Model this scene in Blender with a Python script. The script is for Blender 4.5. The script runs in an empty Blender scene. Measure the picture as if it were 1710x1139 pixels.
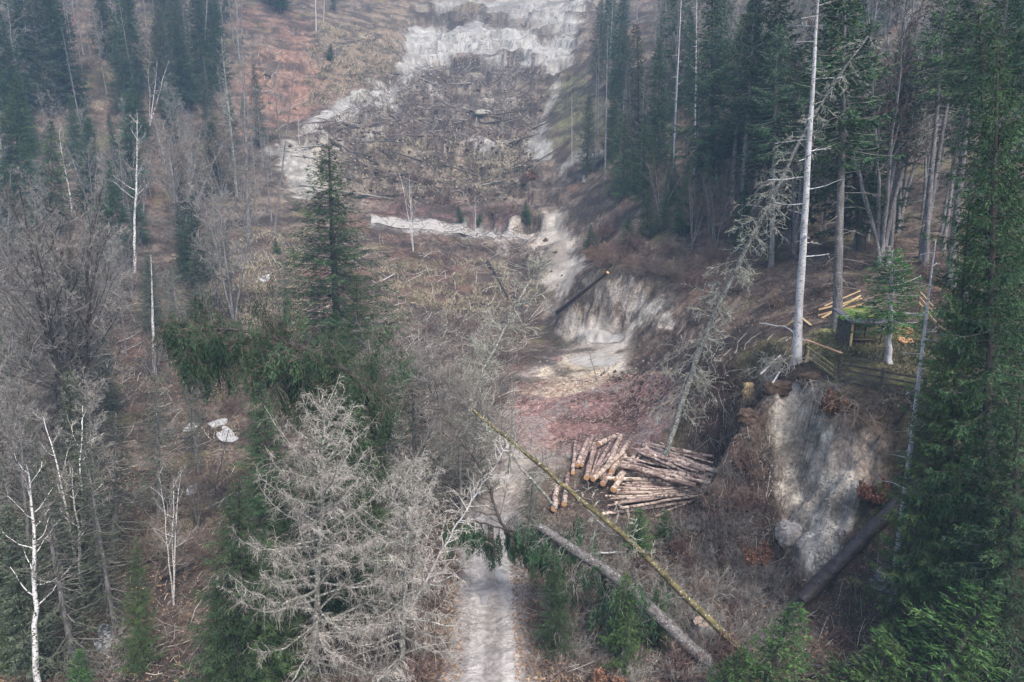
import bpy, math, random
import numpy as np
from mathutils import Vector, Matrix, Quaternion
R = math.radians
S = bpy.context.scene
COL = S.collection
rng = np.random.default_rng(7)
random.seed(7)

# ------------------------------------------------------------------ camera, light, exposure
CAM_H, PITCH, FPX, W0, H0 = 26.0, 14.0, 1140.0, 1710.0, 1139.0
cam = bpy.data.objects.new('camera', bpy.data.cameras.new('camera')); COL.objects.link(cam)
cam.location = (0, 0, CAM_H); cam.rotation_euler = (R(90 - PITCH), 0, 0)
cam.data.sensor_width = 36; cam.data.lens = 36 * FPX / W0
cam.data.clip_start = 0.5; cam.data.clip_end = 4000
S.camera = cam
SUN_EL, SUN_AZ = 55, 150          # azimuth clockwise from +Y
w = bpy.data.worlds.new('World'); S.world = w; w.use_nodes = True
nt = w.node_tree; bg = nt.nodes['Background']
sky = nt.nodes.new('ShaderNodeTexSky'); sky.sky_type = 'NISHITA'; sky.sun_disc = False
sky.sun_elevation = R(SUN_EL); sky.sun_rotation = R(SUN_AZ); sky.dust_density = 4.0; sky.air_density = 1.0
nt.links.new(sky.outputs[0], bg.inputs[0]); bg.inputs[1].default_value = 0.15
sl = bpy.data.lights.new('sun', 'SUN'); sl.energy = 1.5; sl.angle = R(12); sl.color = (1, .95, .9)
so = bpy.data.objects.new('sun', sl); COL.objects.link(so)
so.rotation_euler = Vector((math.sin(R(SUN_AZ)) * math.cos(R(SUN_EL)), math.cos(R(SUN_AZ)) * math.cos(R(SUN_EL)), math.sin(R(SUN_EL)))).to_track_quat('Z', 'Y').to_euler()
S.view_settings.view_transform = 'Standard'; S.view_settings.look = 'None'
S.view_settings.exposure = 1.08; S.view_settings.gamma = 1.0
S.cycles.use_denoising = True
S.cycles.max_bounces = 4; S.cycles.diffuse_bounces = 3; S.cycles.glossy_bounces = 1
S.cycles.transmission_bounces = 1; S.cycles.volume_bounces = 0; S.cycles.transparent_max_bounces = 4

# ------------------------------------------------------------------ picture <-> place
cP, sP = math.cos(R(PITCH)), math.sin(R(PITCH))
def ray(px, py):
    a = (np.asarray(px, float) - W0 / 2) / FPX; b = (H0 / 2 - np.asarray(py, float)) / FPX
    return a, cP + b * sP, -sP + b * cP
def at_y(px, py, Y):
    a, dy, dz = ray(px, py); t = Y / dy
    return np.array([a * t, Y + 0 * t, CAM_H + dz * t], float)
def at_z(px, py, z):
    a, dy, dz = ray(px, py); t = (z - CAM_H) / dz
    return np.array([a * t, dy * t, z + 0 * t], float)

# ------------------------------------------------------------------ noise
def _h(i, j, s):
    n = (i.astype(np.int64) * 374761393 + j.astype(np.int64) * 668265263 + s * 974711) & 0xffffffff
    n = ((n ^ (n >> 13)) * 1274126177) & 0xffffffff
    return ((n ^ (n >> 16)) & 0xffffff) / float(0xffffff)
def vn(x, y, s=0):
    i = np.floor(x); j = np.floor(y); fx = x - i; fy = y - j
    fx = fx * fx * (3 - 2 * fx); fy = fy * fy * (3 - 2 * fy)
    return (_h(i, j, s) * (1 - fx) + _h(i + 1, j, s) * fx) * (1 - fy) + (_h(i, j + 1, s) * (1 - fx) + _h(i + 1, j + 1, s) * fx) * fy
def fbm(x, y, s=0, o=4):
    v = 0; a = .5; t = 0
    for k in range(o):
        v = v + a * vn(x * 2 ** k + 17.3 * k, y * 2 ** k - 9.1 * k, s + k); t += a; a *= .55
    return v / t
def ridge(x, y, s=0, o=3):
    v = 0; a = .5; t = 0
    for k in range(o):
        v = v + a * (1 - np.abs(2 * vn(x * 2 ** k, y * 2 ** k, s + k) - 1)); t += a; a *= .5
    return v / t
def _h3(i, j, k, s):
    n = (i.astype(np.int64) * 374761393 + j.astype(np.int64) * 668265263 + k.astype(np.int64) * 1440662683 + s * 974711) & 0xffffffff
    n = ((n ^ (n >> 13)) * 1274126177) & 0xffffffff
    return ((n ^ (n >> 16)) & 0xffffff) / float(0xffffff)
def vn3(x, y, z, s=0):
    i = np.floor(x); j = np.floor(y); k = np.floor(z); fx = x - i; fy = y - j; fz = z - k
    fx = fx * fx * (3 - 2 * fx); fy = fy * fy * (3 - 2 * fy); fz = fz * fz * (3 - 2 * fz)
    f = lambda kk: (_h3(i, j, kk, s) * (1 - fx) + _h3(i + 1, j, kk, s) * fx) * (1 - fy) + (_h3(i, j + 1, kk, s) * (1 - fx) + _h3(i + 1, j + 1, kk, s) * fx) * fy
    return f(k) * (1 - fz) + f(k + 1) * fz
def fbm3(x, y, z, s=0, o=4):
    v = 0; a = .5; t = 0
    for q in range(o): v = v + a * vn3(x * 2 ** q + 17.3 * q, y * 2 ** q, z * 2 ** q, s + q); t += a; a *= .55
    return .5 + (v / t - .5) * 1.2
def ridge3(x, y, z, s=0, o=3):
    v = 0; a = .5; t = 0
    for q in range(o): v = v + a * (1 - np.abs(2 * vn3(x * 2 ** q, y * 2 ** q, z * 2 ** q, s + q) - 1)); t += a; a *= .5
    return v / t
def sstep(a, b, x):
    t = np.clip((x - a) / (b - a), 0, 1); return t * t * (3 - 2 * t)

# ------------------------------------------------------------------ terrain shape
class TPS:
    def __init__(s, P, lam=.5):
        P = np.array(P, float); s.C = P[:, :2]; n = len(P)
        K = s.U(np.linalg.norm(s.C[:, None] - s.C[None], axis=2)) + lam * np.eye(n)
        A = np.zeros((n + 3, n + 3)); A[:n, :n] = K; A[:n, n] = 1; A[:n, n + 1:] = s.C; A[n, :n] = 1; A[n + 1:, :n] = s.C.T
        s.w = np.linalg.solve(A, np.r_[P[:, 2], 0, 0, 0])
    @staticmethod
    def U(r): return np.where(r > 0, r * r * np.log(np.maximum(r, 1e-9)), 0) * .01
    def __call__(s, x, y):
        out = s.w[-3] + s.w[-2] * x + s.w[-1] * y
        for c, ww in zip(s.C, s.w[:-3]): out = out + ww * s.U(np.hypot(x - c[0], y - c[1]))
        return out
def pxp(L): return [tuple(at_y(*q)) for q in L]
far = pxp([(1250,430,90),(1150,300,118),(1500,300,108),(1100,200,148),(1500,100,152),(1600,0,182),(1050,100,190),
   (1700,200,120),(1700,0,165),(1300,0,205),(1000,400,128),(950,330,150),(1050,330,130)])
Vp = pxp([(0,1139,30.5),(400,1139,30.4),(800,1139,30.4),(1100,1139,30),(175,1060,34.5),(130,1010,37),(80,1110,31.7),(820,1000,37.5),(820,900,44.7),
   (820,800,54.5),(500,900,44.5),(500,700,69),(900,700,68.5),(900,600,90),(980,560,100),(900,500,116),(760,400,142),(640,370,148),(900,385,143),
   (600,300,165),(900,300,166),(700,240,183),(850,240,186),(700,200,200),(900,200,198),(850,100,243),(700,100,243),(850,0,300),(1000,0,285),
   (600,100,225),(520,220,175),(500,380,132),(600,450,118),(700,500,110),(720,620,84),
   (300,720,66),(200,900,44.5),(50,700,66),(50,500,95),(250,500,103),(350,400,125),(100,300,140),(300,300,150),(450,200,190),
   (100,150,165),(300,100,190),(0,0,210),(500,0,260),(0,400,112)]) 
Vp += [(15,40,.4),(22,36,1.6),(30,33,3),(42,33,5),(20,60,1.3),(30,60,4),(18,80,3.6),(32,88,7),(20,100,6),(60,60,8),(-60,30,1),(-90,90,16),(0,0,-1),(-40,0,0),(50,0,3),
   (0,450,170),(-200,400,150),(200,400,170),(-200,200,70),(0,700,230),(-500,600,220),(500,600,240)]
V = TPS(Vp + far, .3)
Tp = pxp([(1500,700,37.5),(1340,625,44.5),(1400,640,42.5),(1530,650,41.5),(1440,560,52),(1410,510,60),(1480,440,72),(1550,400,80),(1240,680,46.5),
   (1180,640,56),(1160,600,66),(1250,560,62),(1140,520,84),(1050,445,100),(980,450,106),(1700,700,37),(1200,500,80),(1320,560,53)])
Tp += [(34,28,9),(45,36,12.5),(60,36,14),(60,60,19),(80,90,34),(24,110,18),(50,10,9)]
T = TPS(Tp + far, .3)
lip = np.array([(95,24),(45,25),(33,28.5),(27.5,32),(24.8,35.4),(23.0,38.4),(21.0,41),(20.2,43.4),(18.7,44.8),(17.1,43.6),(15.9,44.2),(16.6,47),(18.2,50.5),(18.6,56),(18.6,63),(19.5,70),(21.6,78),(21.8,88),(20.8,96),(16.6,99),(12.6,104),(11.5,112),(14,125),(40,135),(95,135)])
def poly_sd(x, y, P):
    d = np.full(np.shape(x), 1e9); ins = np.zeros(np.shape(x), bool); n = len(P)
    for k in range(n):
        ax, ay = P[k]; bx, by = P[(k + 1) % n]
        ex, ey = bx - ax, by - ay; L = ex * ex + ey * ey + 1e-9
        t = np.clip(((x - ax) * ex + (y - ay) * ey) / L, 0, 1)
        d = np.minimum(d, np.hypot(x - ax - t * ex, y - ay - t * ey))
        c = ((ay > y) != (by > y)) & (x < (bx - ax) * (y - ay) / (by - ay + 1e-12) + ax)
        ins ^= c
    return np.where(ins, d, -d)
slide = np.array([tuple(at_y(*q)[:2]) for q in [(480,260,172),(500,215,178),(640,120,215),(690,0,300),(1010,0,285),(930,120,215),(880,240,180),(960,300,155),(900,400,138),(640,340,155),(520,330,150)]])
def height(x, y):
    v = V(x, y); t = T(x, y)
    wob = (fbm(x * .22, y * .22, 5, 4) - .5) * 3.4 + (vn(x * 1.3, y * 1.3, 9) - .5) * .9
    sd = poly_sd(x, y, lip) + wob * sstep(140, 120, y)
    near = sstep(34, 38, y) * sstep(52, 48, y)
    Wd = 7.0 - 1.2 * near - 2.6 * sstep(45, 48, y) * sstep(64, 58, y) * sstep(20.5, 18.5, x)
    k = np.clip((sd + Wd) / Wd, 0, 1)
    k = np.where(near > .5, k ** 1.05, k * k * (3 - 2 * k) * .6 + .4 * k)
    z = v + (np.maximum(t, v) - v) * k
    sl = sstep(-8, 10, poly_sd(x, y, slide) + (fbm(x * .06, y * .06, 3, 3) - .5) * 16)
    far_ = sstep(100, 140, y)
    z = z + (fbm(x * .12, y * .12, 11, 4) - .5) * (1.0 + 2.0 * far_)
    z = z + (ridge(x * .5, y * .5, 21, 3) - .6) * (.30 + .3 * far_)
    z = z + sl * ((ridge(x * .045 + .3 * fbm(x * .05, y * .05, 8), y * .085, 31, 4) - .6) * 7.0 + (ridge(x * .22, y * .35, 41, 3) - .6) * 2.6)
    z = z + (fbm(x * 1.7, y * 1.7, 51, 3) - .5) * .22 * (1 - road_w(x, y))
    tz = z / 5.5 + (fbm(x * .05, y * .05, 77, 4) - .5) * 3.0; fr = tz - np.floor(tz)
    zt_ = z + 5.5 * (np.floor(tz) + sstep(.30, .62, fr) - tz); z = z + sl * .62 * (zt_ - z)
    pw = sstep(1.35, .95, np.hypot((x - 10.5) / 8.2, (y - 53) / 7.5)); z = z + (.45 + .1 * (vn(x * .6, y * .6, 3) - .5) - z) * pw
    # scar face: runnels and lumps
    face = np.clip(k * (1 - k) * 4, 0, 1)
    z = np.minimum(z, 150)
    z = z - 1.7 * np.exp(-((x - 18.2) / 2.4) ** 2 - ((y - 41.2) / 3.0) ** 2) + .5 * np.exp(-((x - 14.2) / 1.3) ** 2 - ((y - 44.5) / 3.2) ** 2)
    z = z + face * near * .30 * (fbm(x * 2.6 + z, y * 2.6 - z, 63, 3) - .5)
    z = z - face * near * ((fbm(x * .8 + z * .3, y * .4 + z * .5, 61, 4) - .5) * 1.5)
    return z
road_c = np.array([(-1.0,-30),(-1.0,30),(-1.1,37),(-1.6,45),(-1.3,53),(.6,60),(3,68)])
def line_d(x, y, P):
    d = np.full(np.shape(x), 1e9)
    for (ax, ay), (bx, by) in zip(P[:-1], P[1:]):
        ex, ey = bx - ax, by - ay; L = ex * ex + ey * ey + 1e-9
        t = np.clip(((x - ax) * ex + (y - ay) * ey) / L, 0, 1)
        d = np.minimum(d, np.hypot(x - ax - t * ex, y - ay - t * ey))
    return d
def road_w(x, y): return sstep(2.6, 1.6, line_d(x, y, road_c))

NU, NR, Y0, Y1 = 1000, 900, 20.0, 720.0
rr = math.log(Y1 / Y0) / (NR - 1)
Yr = Y0 * np.exp(rr * np.arange(NR))
Ynear = np.linspace(-40, Y0, 40)[:-1]
U = np.linspace(-1.05, 1.05, NU)
Yall = np.r_[Ynear, Yr]
GX = U[None, :] * np.maximum(Yall, Y0)[:, None]; GY = np.repeat(Yall[:, None], NU, 1)
GZ = np.concatenate([height(GX[i:i + 100], GY[i:i + 100]) for i in range(0, len(Yall), 100)])
nn = len(Ynear)
def HZ(x, y):
    x = np.asarray(x, float); y = np.asarray(y, float)
    i = np.where(y >= Y0, nn + np.log(np.maximum(y, Y0) / Y0) / rr, (y + 40) / (Y0 + 40) * nn)
    u = (x / np.maximum(y, Y0) + 1.05) / 2.1 * (NU - 1)
    i = np.clip(i, 0, len(Yall) - 1.001); u = np.clip(u, 0, NU - 1.001)
    i0 = i.astype(int); u0 = u.astype(int); fi = i - i0; fu = u - u0
    return (GZ[i0, u0] * (1 - fu) + GZ[i0, u0 + 1] * fu) * (1 - fi) + (GZ[i0 + 1, u0] * (1 - fu) + GZ[i0 + 1, u0 + 1] * fu) * fi
TS = 18 * np.exp(np.linspace(0, math.log(40), 900))
def hitN(px, py):
    a, dy, dz = ray(px, py); a = np.atleast_1d(a); dy = np.atleast_1d(dy); dz = np.atleast_1d(dz)
    X = a[:, None] * TS; Yy = dy[:, None] * TS; Z = CAM_H + dz[:, None] * TS
    g = Z - HZ(X, Yy); below = g < 0
    k = np.where(below.any(1), below.argmax(1), len(TS) - 1); k = np.maximum(k, 1); r_ = np.arange(len(k))
    g1 = g[r_, k]; g0 = g[r_, k - 1]; f = np.clip(g0 / (g0 - g1 + 1e-9), 0, 1)
    t = TS[k - 1] + (TS[k] - TS[k - 1]) * f
    x = a * t; y = dy * t
    return np.stack([x, y, HZ(x, y)], 1)
def hit(px, py): return hitN([px], [py])[0]
def plan(P):
    P = np.array(P, float); h = hitN(P[:, 0], P[:, 1]); return h[:, :2]

# ------------------------------------------------------------------ mesh + object helpers
def mesh(name, Vv, F3=None, F4=None, mats=(), m3=None, m4=None, tint=None, smooth=True, colr=None):
    me = bpy.data.meshes.new(name); Vv = np.asarray(Vv, np.float32)
    F3 = np.zeros((0, 3), np.int32) if F3 is None or len(F3) == 0 else np.asarray(F3, np.int32)
    F4 = np.zeros((0, 4), np.int32) if F4 is None or len(F4) == 0 else np.asarray(F4, np.int32)
    me.vertices.add(len(Vv)); me.vertices.foreach_set('co', Vv.ravel())
    me.loops.add(F3.size + F4.size); me.loops.foreach_set('vertex_index', np.r_[F3.ravel(), F4.ravel()])
    me.polygons.add(len(F3) + len(F4))
    me.polygons.foreach_set('loop_start', np.r_[np.arange(len(F3)) * 3, F3.size + np.arange(len(F4)) * 4].astype(np.int32))
    me.polygons.foreach_set('loop_total', np.r_[np.full(len(F3), 3), np.full(len(F4), 4)].astype(np.int32))
    mi = np.r_[np.zeros(len(F3), np.int32) if m3 is None else m3, np.zeros(len(F4), np.int32) if m4 is None else m4].astype(np.int32)
    me.polygons.foreach_set('material_index', mi)
    me.polygons.foreach_set('use_smooth', np.full(len(mi), smooth))
    for m in mats: me.materials.append(m)
    if tint is not None:
        a = me.attributes.new('tint', 'FLOAT', 'POINT'); a.data.foreach_set('value', np.asarray(tint, np.float32))
    if colr is not None:
        a = me.color_attributes.new('Col', 'FLOAT_COLOR', 'POINT'); a.data.foreach_set('color', np.asarray(colr, np.float32).ravel())
    me.update(calc_edges=True); me.validate(verbose=False)
    return me
class MB:
    def __init__(s): s.v = []; s.f3 = []; s.f4 = []; s.m3 = []; s.m4 = []; s.t = []; s.n = 0
    def add(s, v, f3=None, f4=None, m=0, t=.5):
        v = np.asarray(v, float).reshape(-1, 3)
        if f3 is not None and len(f3): s.f3.append(np.asarray(f3) + s.n); s.m3.append(np.full(len(f3), m))
        if f4 is not None and len(f4): s.f4.append(np.asarray(f4) + s.n); s.m4.append(np.full(len(f4), m))
        s.v.append(v); s.t.append(np.broadcast_to(t, (len(v),)).astype(float)); s.n += len(v); return s
    def mesh(s, name, mats, smooth=True):
        c = lambda L: np.concatenate(L) if L else None
        return mesh(name, c(s.v), c(s.f3), c(s.f4), mats, c(s.m3), c(s.m4), c(s.t), smooth)
    def segs(s, P0, P1, R0, R1, k=3, m=0, t=.5):
        P0 = np.asarray(P0, float).reshape(-1, 3); P1 = np.asarray(P1, float).reshape(-1, 3); n = len(P0)
        if n == 0: return s
        d = P1 - P0; d /= np.linalg.norm(d, axis=1, keepdims=True) + 1e-9
        up = np.where(np.abs(d[:, 2:]) > .9, [[1., 0, 0]], [[0, 0, 1.]]); a = np.cross(d, up); a /= np.linalg.norm(a, axis=1, keepdims=True) + 1e-9; b = np.cross(d, a)
        an = np.arange(k) * 2 * math.pi / k
        off = a[:, None] * np.cos(an)[None, :, None] + b[:, None] * np.sin(an)[None, :, None]
        A = P0[:, None] + off * np.reshape(np.broadcast_to(R0, n), (n, 1, 1)); B = P1[:, None] + off * np.reshape(np.broadcast_to(R1, n), (n, 1, 1))
        v = np.concatenate([A, B], 1).reshape(-1, 3)
        j = np.arange(k); q = np.stack([j, (j + 1) % k, k + (j + 1) % k, k + j], 1)
        f = (q[None] + (np.arange(n) * 2 * k)[:, None, None]).reshape(-1, 4)
        tt = np.repeat(np.broadcast_to(t, n), 2 * k)
        return s.add(v, None, f, m, tt)
    def path(s, P, Rr, k=8, m=0, t=.5, rough=0, cap=None, seed=0):
        P = np.asarray(P, float); n = len(P); Rr = np.broadcast_to(np.asarray(Rr, float), n)
        d = np.gradient(P, axis=0); d /= np.linalg.norm(d, axis=1, keepdims=True) + 1e-9
        ref = np.array([0, 0, 1.]) if abs(d[0, 2]) < .8 else np.array([1., 0, 0])
        a = np.cross(d, ref); a /= np.linalg.norm(a, axis=1, keepdims=True) + 1e-9; b = np.cross(d, a)
        an = np.arange(k) * 2 * math.pi / k
        rg = np.random.default_rng(seed + 5); rad = Rr[:, None] * (1 + rough * (rg.random((n, k)) - .5) + rough * (rg.random((1, k)) - .5))
        v = P[:, None] + (a[:, None] * np.cos(an)[None, :, None] + b[:, None] * np.sin(an)[None, :, None]) * rad[:, :, None]
        f = [[i * k + j, i * k + (j + 1) % k, (i + 1) * k + (j + 1) % k, (i + 1) * k + j] for i in range(n - 1) for j in range(k)]
        s.add(v.reshape(-1, 3), None, f, m, t)
        if cap is not None:
            for i, c in ((0, P[0]), (n - 1, P[-1])):
                ring = v[i]; s.add(np.vstack([ring, c[None] + (d[i] * (.02 if i else -.02))]), [[j, (j + 1) % k, k] for j in range(k)], None, cap, t)
        return s
    def box(s, c, size, M=None, m=0, t=.5):
        v = np.array([(x, y, z) for x in (-.5, .5) for y in (-.5, .5) for z in (-.5, .5)]) * size
        if M is not None: v = v @ np.array(M).T
        return s.add(v + np.array(c), None, [(0, 1, 3, 2), (4, 6, 7, 5), (0, 4, 5, 1), (2, 3, 7, 6), (0, 2, 6, 4), (1, 5, 7, 3)], m, t)
    def beam(s, p0, p1, wd, hg, m=0, t=.5):
        p0 = np.array(p0, float); p1 = np.array(p1, float); d = p1 - p0; L = np.linalg.norm(d); d /= L
        up = np.array([0, 0, 1.]) if abs(d[2]) < .9 else np.array([0, 1., 0]); a = np.cross(d, up); a /= np.linalg.norm(a); b = np.cross(a, d)
        return s.box((p0 + p1) / 2, (L, wd, hg), np.stack([d, a, b], 1), m, t)
def link(name, me, parent=None, **kw):
    o = bpy.data.objects.new(name, me); COL.objects.link(o)
    if parent: o.parent = parent
    for k, v in kw.items(): o[k] = v
    return o
def tag(o, label, cat, group=None):
    o['label'] = label; o['category'] = cat
    if group: o['group'] = group
    return o
PROTO = []
def proto(name, cat, parts):
    """parts: list of (name, mesh)"""
    return dict(name=name, cat=cat, parts=parts)
def put(p, loc, sc=1.0, rot=None, rz=0.0, label='', group=None):
    e = bpy.data.objects.new(p['name'], None); COL.objects.link(e); e.empty_display_size = .3
    q = Quaternion((0, 0, 1), rz)
    if rot is not None: q = rot @ q
    e.matrix_world = Matrix.LocRotScale(Vector(loc), q, Vector((sc, sc, sc)) if np.isscalar(sc) else Vector(sc))
    tag(e, label, p['cat'], group)
    for nme, me in p['parts']:
        o = bpy.data.objects.new(nme, me); COL.objects.link(o); o.parent = e
    return e
def put_axis(p, Hp, base, top, rz=0, label='', group=None, fat=1.0):
    base = np.array(base); ax = Vector(np.array(top) - base); L = ax.length
    q = Vector((0, 0, 1)).rotation_difference(ax.normalized())
    s = L / Hp
    return put(p, base, (s * fat, s * fat, s), q, rz, label, group)

# ------------------------------------------------------------------ materials
def mat(name, c1, c2, scale=3.0, c3=None, rough=.95, bump=0.0, bscale=None, stretch=(1, 1, 1), rand=.0, tint=0.0, spec=.15, det=6, lo=.35, hi=.65, c3p=(.62, .68), trans=0):
    m = bpy.data.materials.new(name); m.use_nodes = True; N = m.node_tree.nodes; L = m.node_tree.links
    b = N['Principled BSDF']; b.inputs['Roughness'].default_value = rough; b.inputs['Specular IOR Level'].default_value = spec
    tc = N.new('ShaderNodeTexCoord'); mp = N.new('ShaderNodeMapping'); mp.inputs['Scale'].default_value = stretch
    oi = N.new('ShaderNodeObjectInfo'); ad = N.new('ShaderNodeVectorMath'); ad.operation = 'ADD'
    cb = N.new('ShaderNodeVectorMath'); cb.operation = 'SCALE'; cb.inputs[3].default_value = 37.0
    cx = N.new('ShaderNodeCombineXYZ'); L.new(oi.outputs['Random'], cx.inputs[0]); L.new(oi.outputs['Random'], cx.inputs[1]); L.new(cx.outputs[0], cb.inputs[0])
    L.new(tc.outputs['Object'], ad.inputs[0]); L.new(cb.outputs[0], ad.inputs[1]); L.new(ad.outputs[0], mp.inputs['Vector'])
    n = N.new('ShaderNodeTexNoise'); n.inputs['Scale'].default_value = scale; n.inputs['Detail'].default_value = det; L.new(mp.outputs[0], n.inputs['Vector'])
    cr = N.new('ShaderNodeValToRGB'); e = cr.color_ramp.elements
    e[0].position = lo; e[0].color = (*c1, 1); e[1].position = hi; e[1].color = (*c2, 1)
    L.new(n.outputs['Fac'], cr.inputs[0]); out = cr.outputs[0]
    if c3:
        n2 = N.new('ShaderNodeTexNoise'); n2.inputs['Scale'].default_value = scale * 2.7; n2.inputs['Detail'].default_value = 4; L.new(ad.outputs[0], n2.inputs['Vector'])
        mr = N.new('ShaderNodeMapRange'); mr.inputs[1].default_value = c3p[0]; mr.inputs[2].default_value = c3p[1]; L.new(n2.outputs['Fac'], mr.inputs[0])
        mx = N.new('ShaderNodeMix'); mx.data_type = 'RGBA'; mx.inputs[7].default_value = (*c3, 1); L.new(mr.outputs[0], mx.inputs[0]); L.new(out, mx.inputs[6]); out = mx.outputs[2]
    if rand or tint:
        hs = N.new('ShaderNodeHueSaturation'); L.new(out, hs.inputs['Color']); out = hs.outputs[0]
        val = None
        mr = N.new('ShaderNodeMapRange'); mr.inputs[3].default_value = 1 - rand; mr.inputs[4].default_value = 1 + rand; L.new(oi.outputs['Random'], mr.inputs[0]); val = mr.outputs[0]
        if rand:
            m2 = N.new('ShaderNodeMath'); m2.operation = 'MULTIPLY_ADD'; m2.inputs[1].default_value = .04; m2.inputs[2].default_value = .48; L.new(oi.outputs['Random'], m2.inputs[0]); L.new(m2.outputs[0], hs.inputs['Hue'])
        if tint:
            at = N.new('ShaderNodeAttribute'); at.attribute_name = 'tint'
            m3 = N.new('ShaderNodeMapRange'); m3.inputs[3].default_value = 1 - tint; m3.inputs[4].default_value = 1 + tint; L.new(at.outputs['Fac'], m3.inputs[0])
            m4 = N.new('ShaderNodeMath'); m4.operation = 'MULTIPLY'; L.new(val, m4.inputs[0]); L.new(m3.outputs[0], m4.inputs[1]); val = m4.outputs[0]
        L.new(val, hs.inputs['Value'])
    L.new(out, b.inputs['Base Color'])
    if bump:
        n3 = N.new('ShaderNodeTexNoise'); n3.inputs['Scale'].default_value = bscale or scale * 3; n3.inputs['Detail'].default_value = 6; L.new(mp.outputs[0], n3.inputs['Vector'])
        bp = N.new('ShaderNodeBump'); bp.inputs['Strength'].default_value = 1; bp.inputs['Distance'].default_value = bump; L.new(n3.outputs['Fac'], bp.inputs['Height']); L.new(bp.outputs[0], b.inputs['Normal'])
    return m
M = {}
M['needle_dark'] = mat('needle_dark', (.028,.055,.030), (.060,.105,.050), .5, rand=.3, tint=.5)
M['needle_mid'] = mat('needle_mid', (.035,.07,.03), (.08,.13,.05), .5, rand=.2, tint=.5)
M['needle_bright'] = mat('needle_bright', (.035,.085,.030), (.085,.155,.045), .8, rand=.2, tint=.5)
M['needle_olive'] = mat('needle_olive', (.05,.085,.03), (.11,.14,.05), .5, rand=.2, tint=.45)
M['needle_grey'] = mat('needle_grey', (.06,.075,.055), (.10,.12,.08), .5, rand=.25, tint=.45)
M['bark_grey'] = mat('bark_grey', (.09,.083,.08), (.22,.21,.21), 4, c3=(.34,.34,.33), bump=.02, stretch=(1,1,.35), rand=.15, c3p=(.55,.65))
M['bark_pale'] = mat('bark_pale', (.36,.36,.37), (.60,.60,.61), 5, c3=(.16,.15,.14), bump=.02, stretch=(1,1,.3), rand=.08, c3p=(.56,.64))
M['bark_dark'] = mat('bark_dark', (.045,.038,.034), (.10,.088,.08), 4, c3=(.22,.22,.20), bump=.03, stretch=(1,1,.35), rand=.2, c3p=(.62,.7))
M['bark_birch'] = mat('bark_birch', (.60,.59,.57), (.78,.77,.75), 3, c3=(.06,.055,.05), bump=.01, stretch=(1,1,2.5), c3p=(.55,.6))
M['bark_moss'] = mat('bark_moss', (.06,.055,.028), (.19,.155,.075), 3, c3=(.42,.41,.35), bump=.03, c3p=(.60,.66))
M['bark_lichen'] = mat('bark_lichen', (.10,.095,.085), (.26,.26,.23), 3, c3=(.5,.51,.45), bump=.03, c3p=(.55,.66))
M['twig_pale'] = mat('twig_pale', (.26,.24,.205), (.48,.45,.40), 2, rand=.1, tint=.35)
M['twig_grey'] = mat('twig_grey', (.14,.13,.115), (.30,.285,.26), 1, rand=.25, tint=.35)
M['twig_brown'] = mat('twig_brown', (.10,.075,.06), (.19,.15,.13), 1, rand=.25, tint=.35)
M['twig_red'] = mat('twig_red', (.12,.08,.07), (.21,.145,.125), 1, rand=.25, tint=.35)
M['twig_lichen'] = mat('twig_lichen', (.25,.26,.21), (.42,.43,.36), 1.5, rand=.2, tint=.4)
M['leaf_orange'] = mat('leaf_orange', (.15,.085,.06), (.27,.145,.095), 1, rand=.25, tint=.4)
M['wood_cut'] = mat('wood_cut', (.45,.24,.12), (.62,.40,.22), 9, c3=(.25,.12,.06), rough=.85)
M['log_bark'] = mat('log_bark', (.20,.14,.12), (.60,.48,.41), 1.6, c3=(.12,.085,.07), bump=.02, stretch=(.35,1,1), rand=.3, c3p=(.52,.6))
M['old_cut'] = mat('old_cut', (.30,.23,.17), (.46,.38,.29), 6, c3=(.16,.12,.09), rand=.2)
M['plank'] = mat('plank', (.50,.32,.17), (.68,.48,.29), 3, stretch=(.2,3,3), rand=.15, bump=.004)
M['old_wood'] = mat('old_wood', (.06,.05,.045), (.14,.12,.10), 4, c3=(.12,.14,.06), bump=.01, rand=.2)
M['stone'] = mat('stone', (.24,.22,.20), (.42,.39,.36), 3, c3=(.12,.11,.08), bump=.05, rand=.15)
M['snow'] = mat('snow', (.32,.32,.31), (.50,.50,.50), 2, c3=(.30,.26,.22), bump=.03, rough=.7)
M['roof'] = mat('roof', (.07,.065,.085), (.13,.12,.15), 6, c3=(.10,.13,.03), bump=.01)
M['moss_roof'] = mat('moss_roof', (.08,.12,.03), (.19,.21,.06), 2, bump=.03)
M['root'] = mat('root', (.05,.035,.028), (.12,.085,.065), 3, bump=.04)
M['straw'] = mat('straw', (.35,.24,.12), (.52,.40,.22), 6, bump=.05)

M['dry_grass'] = mat('dry_grass', (.14,.125,.085), (.27,.235,.17), .15, tint=.45)
M['soil'] = mat('soil', (.16,.125,.10), (.30,.25,.20), 1.5, bump=.05)
M['bark_trunk'] = mat('bark_trunk', (.07,.063,.06), (.17,.16,.155), 5, c3=(.42,.42,.41), bump=.04, c3p=(.62,.67))
M['road_gravel'] = mat('road_gravel', (.27,.255,.235), (.40,.38,.35), 1.2, c3=(.30,.28,.25), bump=.03)
M['bark_strip'] = mat('bark_strip', (.22,.115,.105), (.42,.28,.25), 1, rand=.2, tint=.5)
M['leaf_brown'] = mat('leaf_brown', (.20,.12,.07), (.38,.26,.17), .6, tint=.5)
M['bark_wet'] = mat('bark_wet', (.028,.020,.020), (.075,.058,.056), 3, c3=(.14,.125,.12), bump=.03, stretch=(.35,1,1), rough=.5, spec=.4)
M['clay'] = mat('clay', (.27,.25,.22), (.38,.36,.32), 3, bump=.08)
M['moss_rail'] = mat('moss_rail', (.14,.13,.06), (.30,.26,.15), 3, bump=.01)
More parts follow.
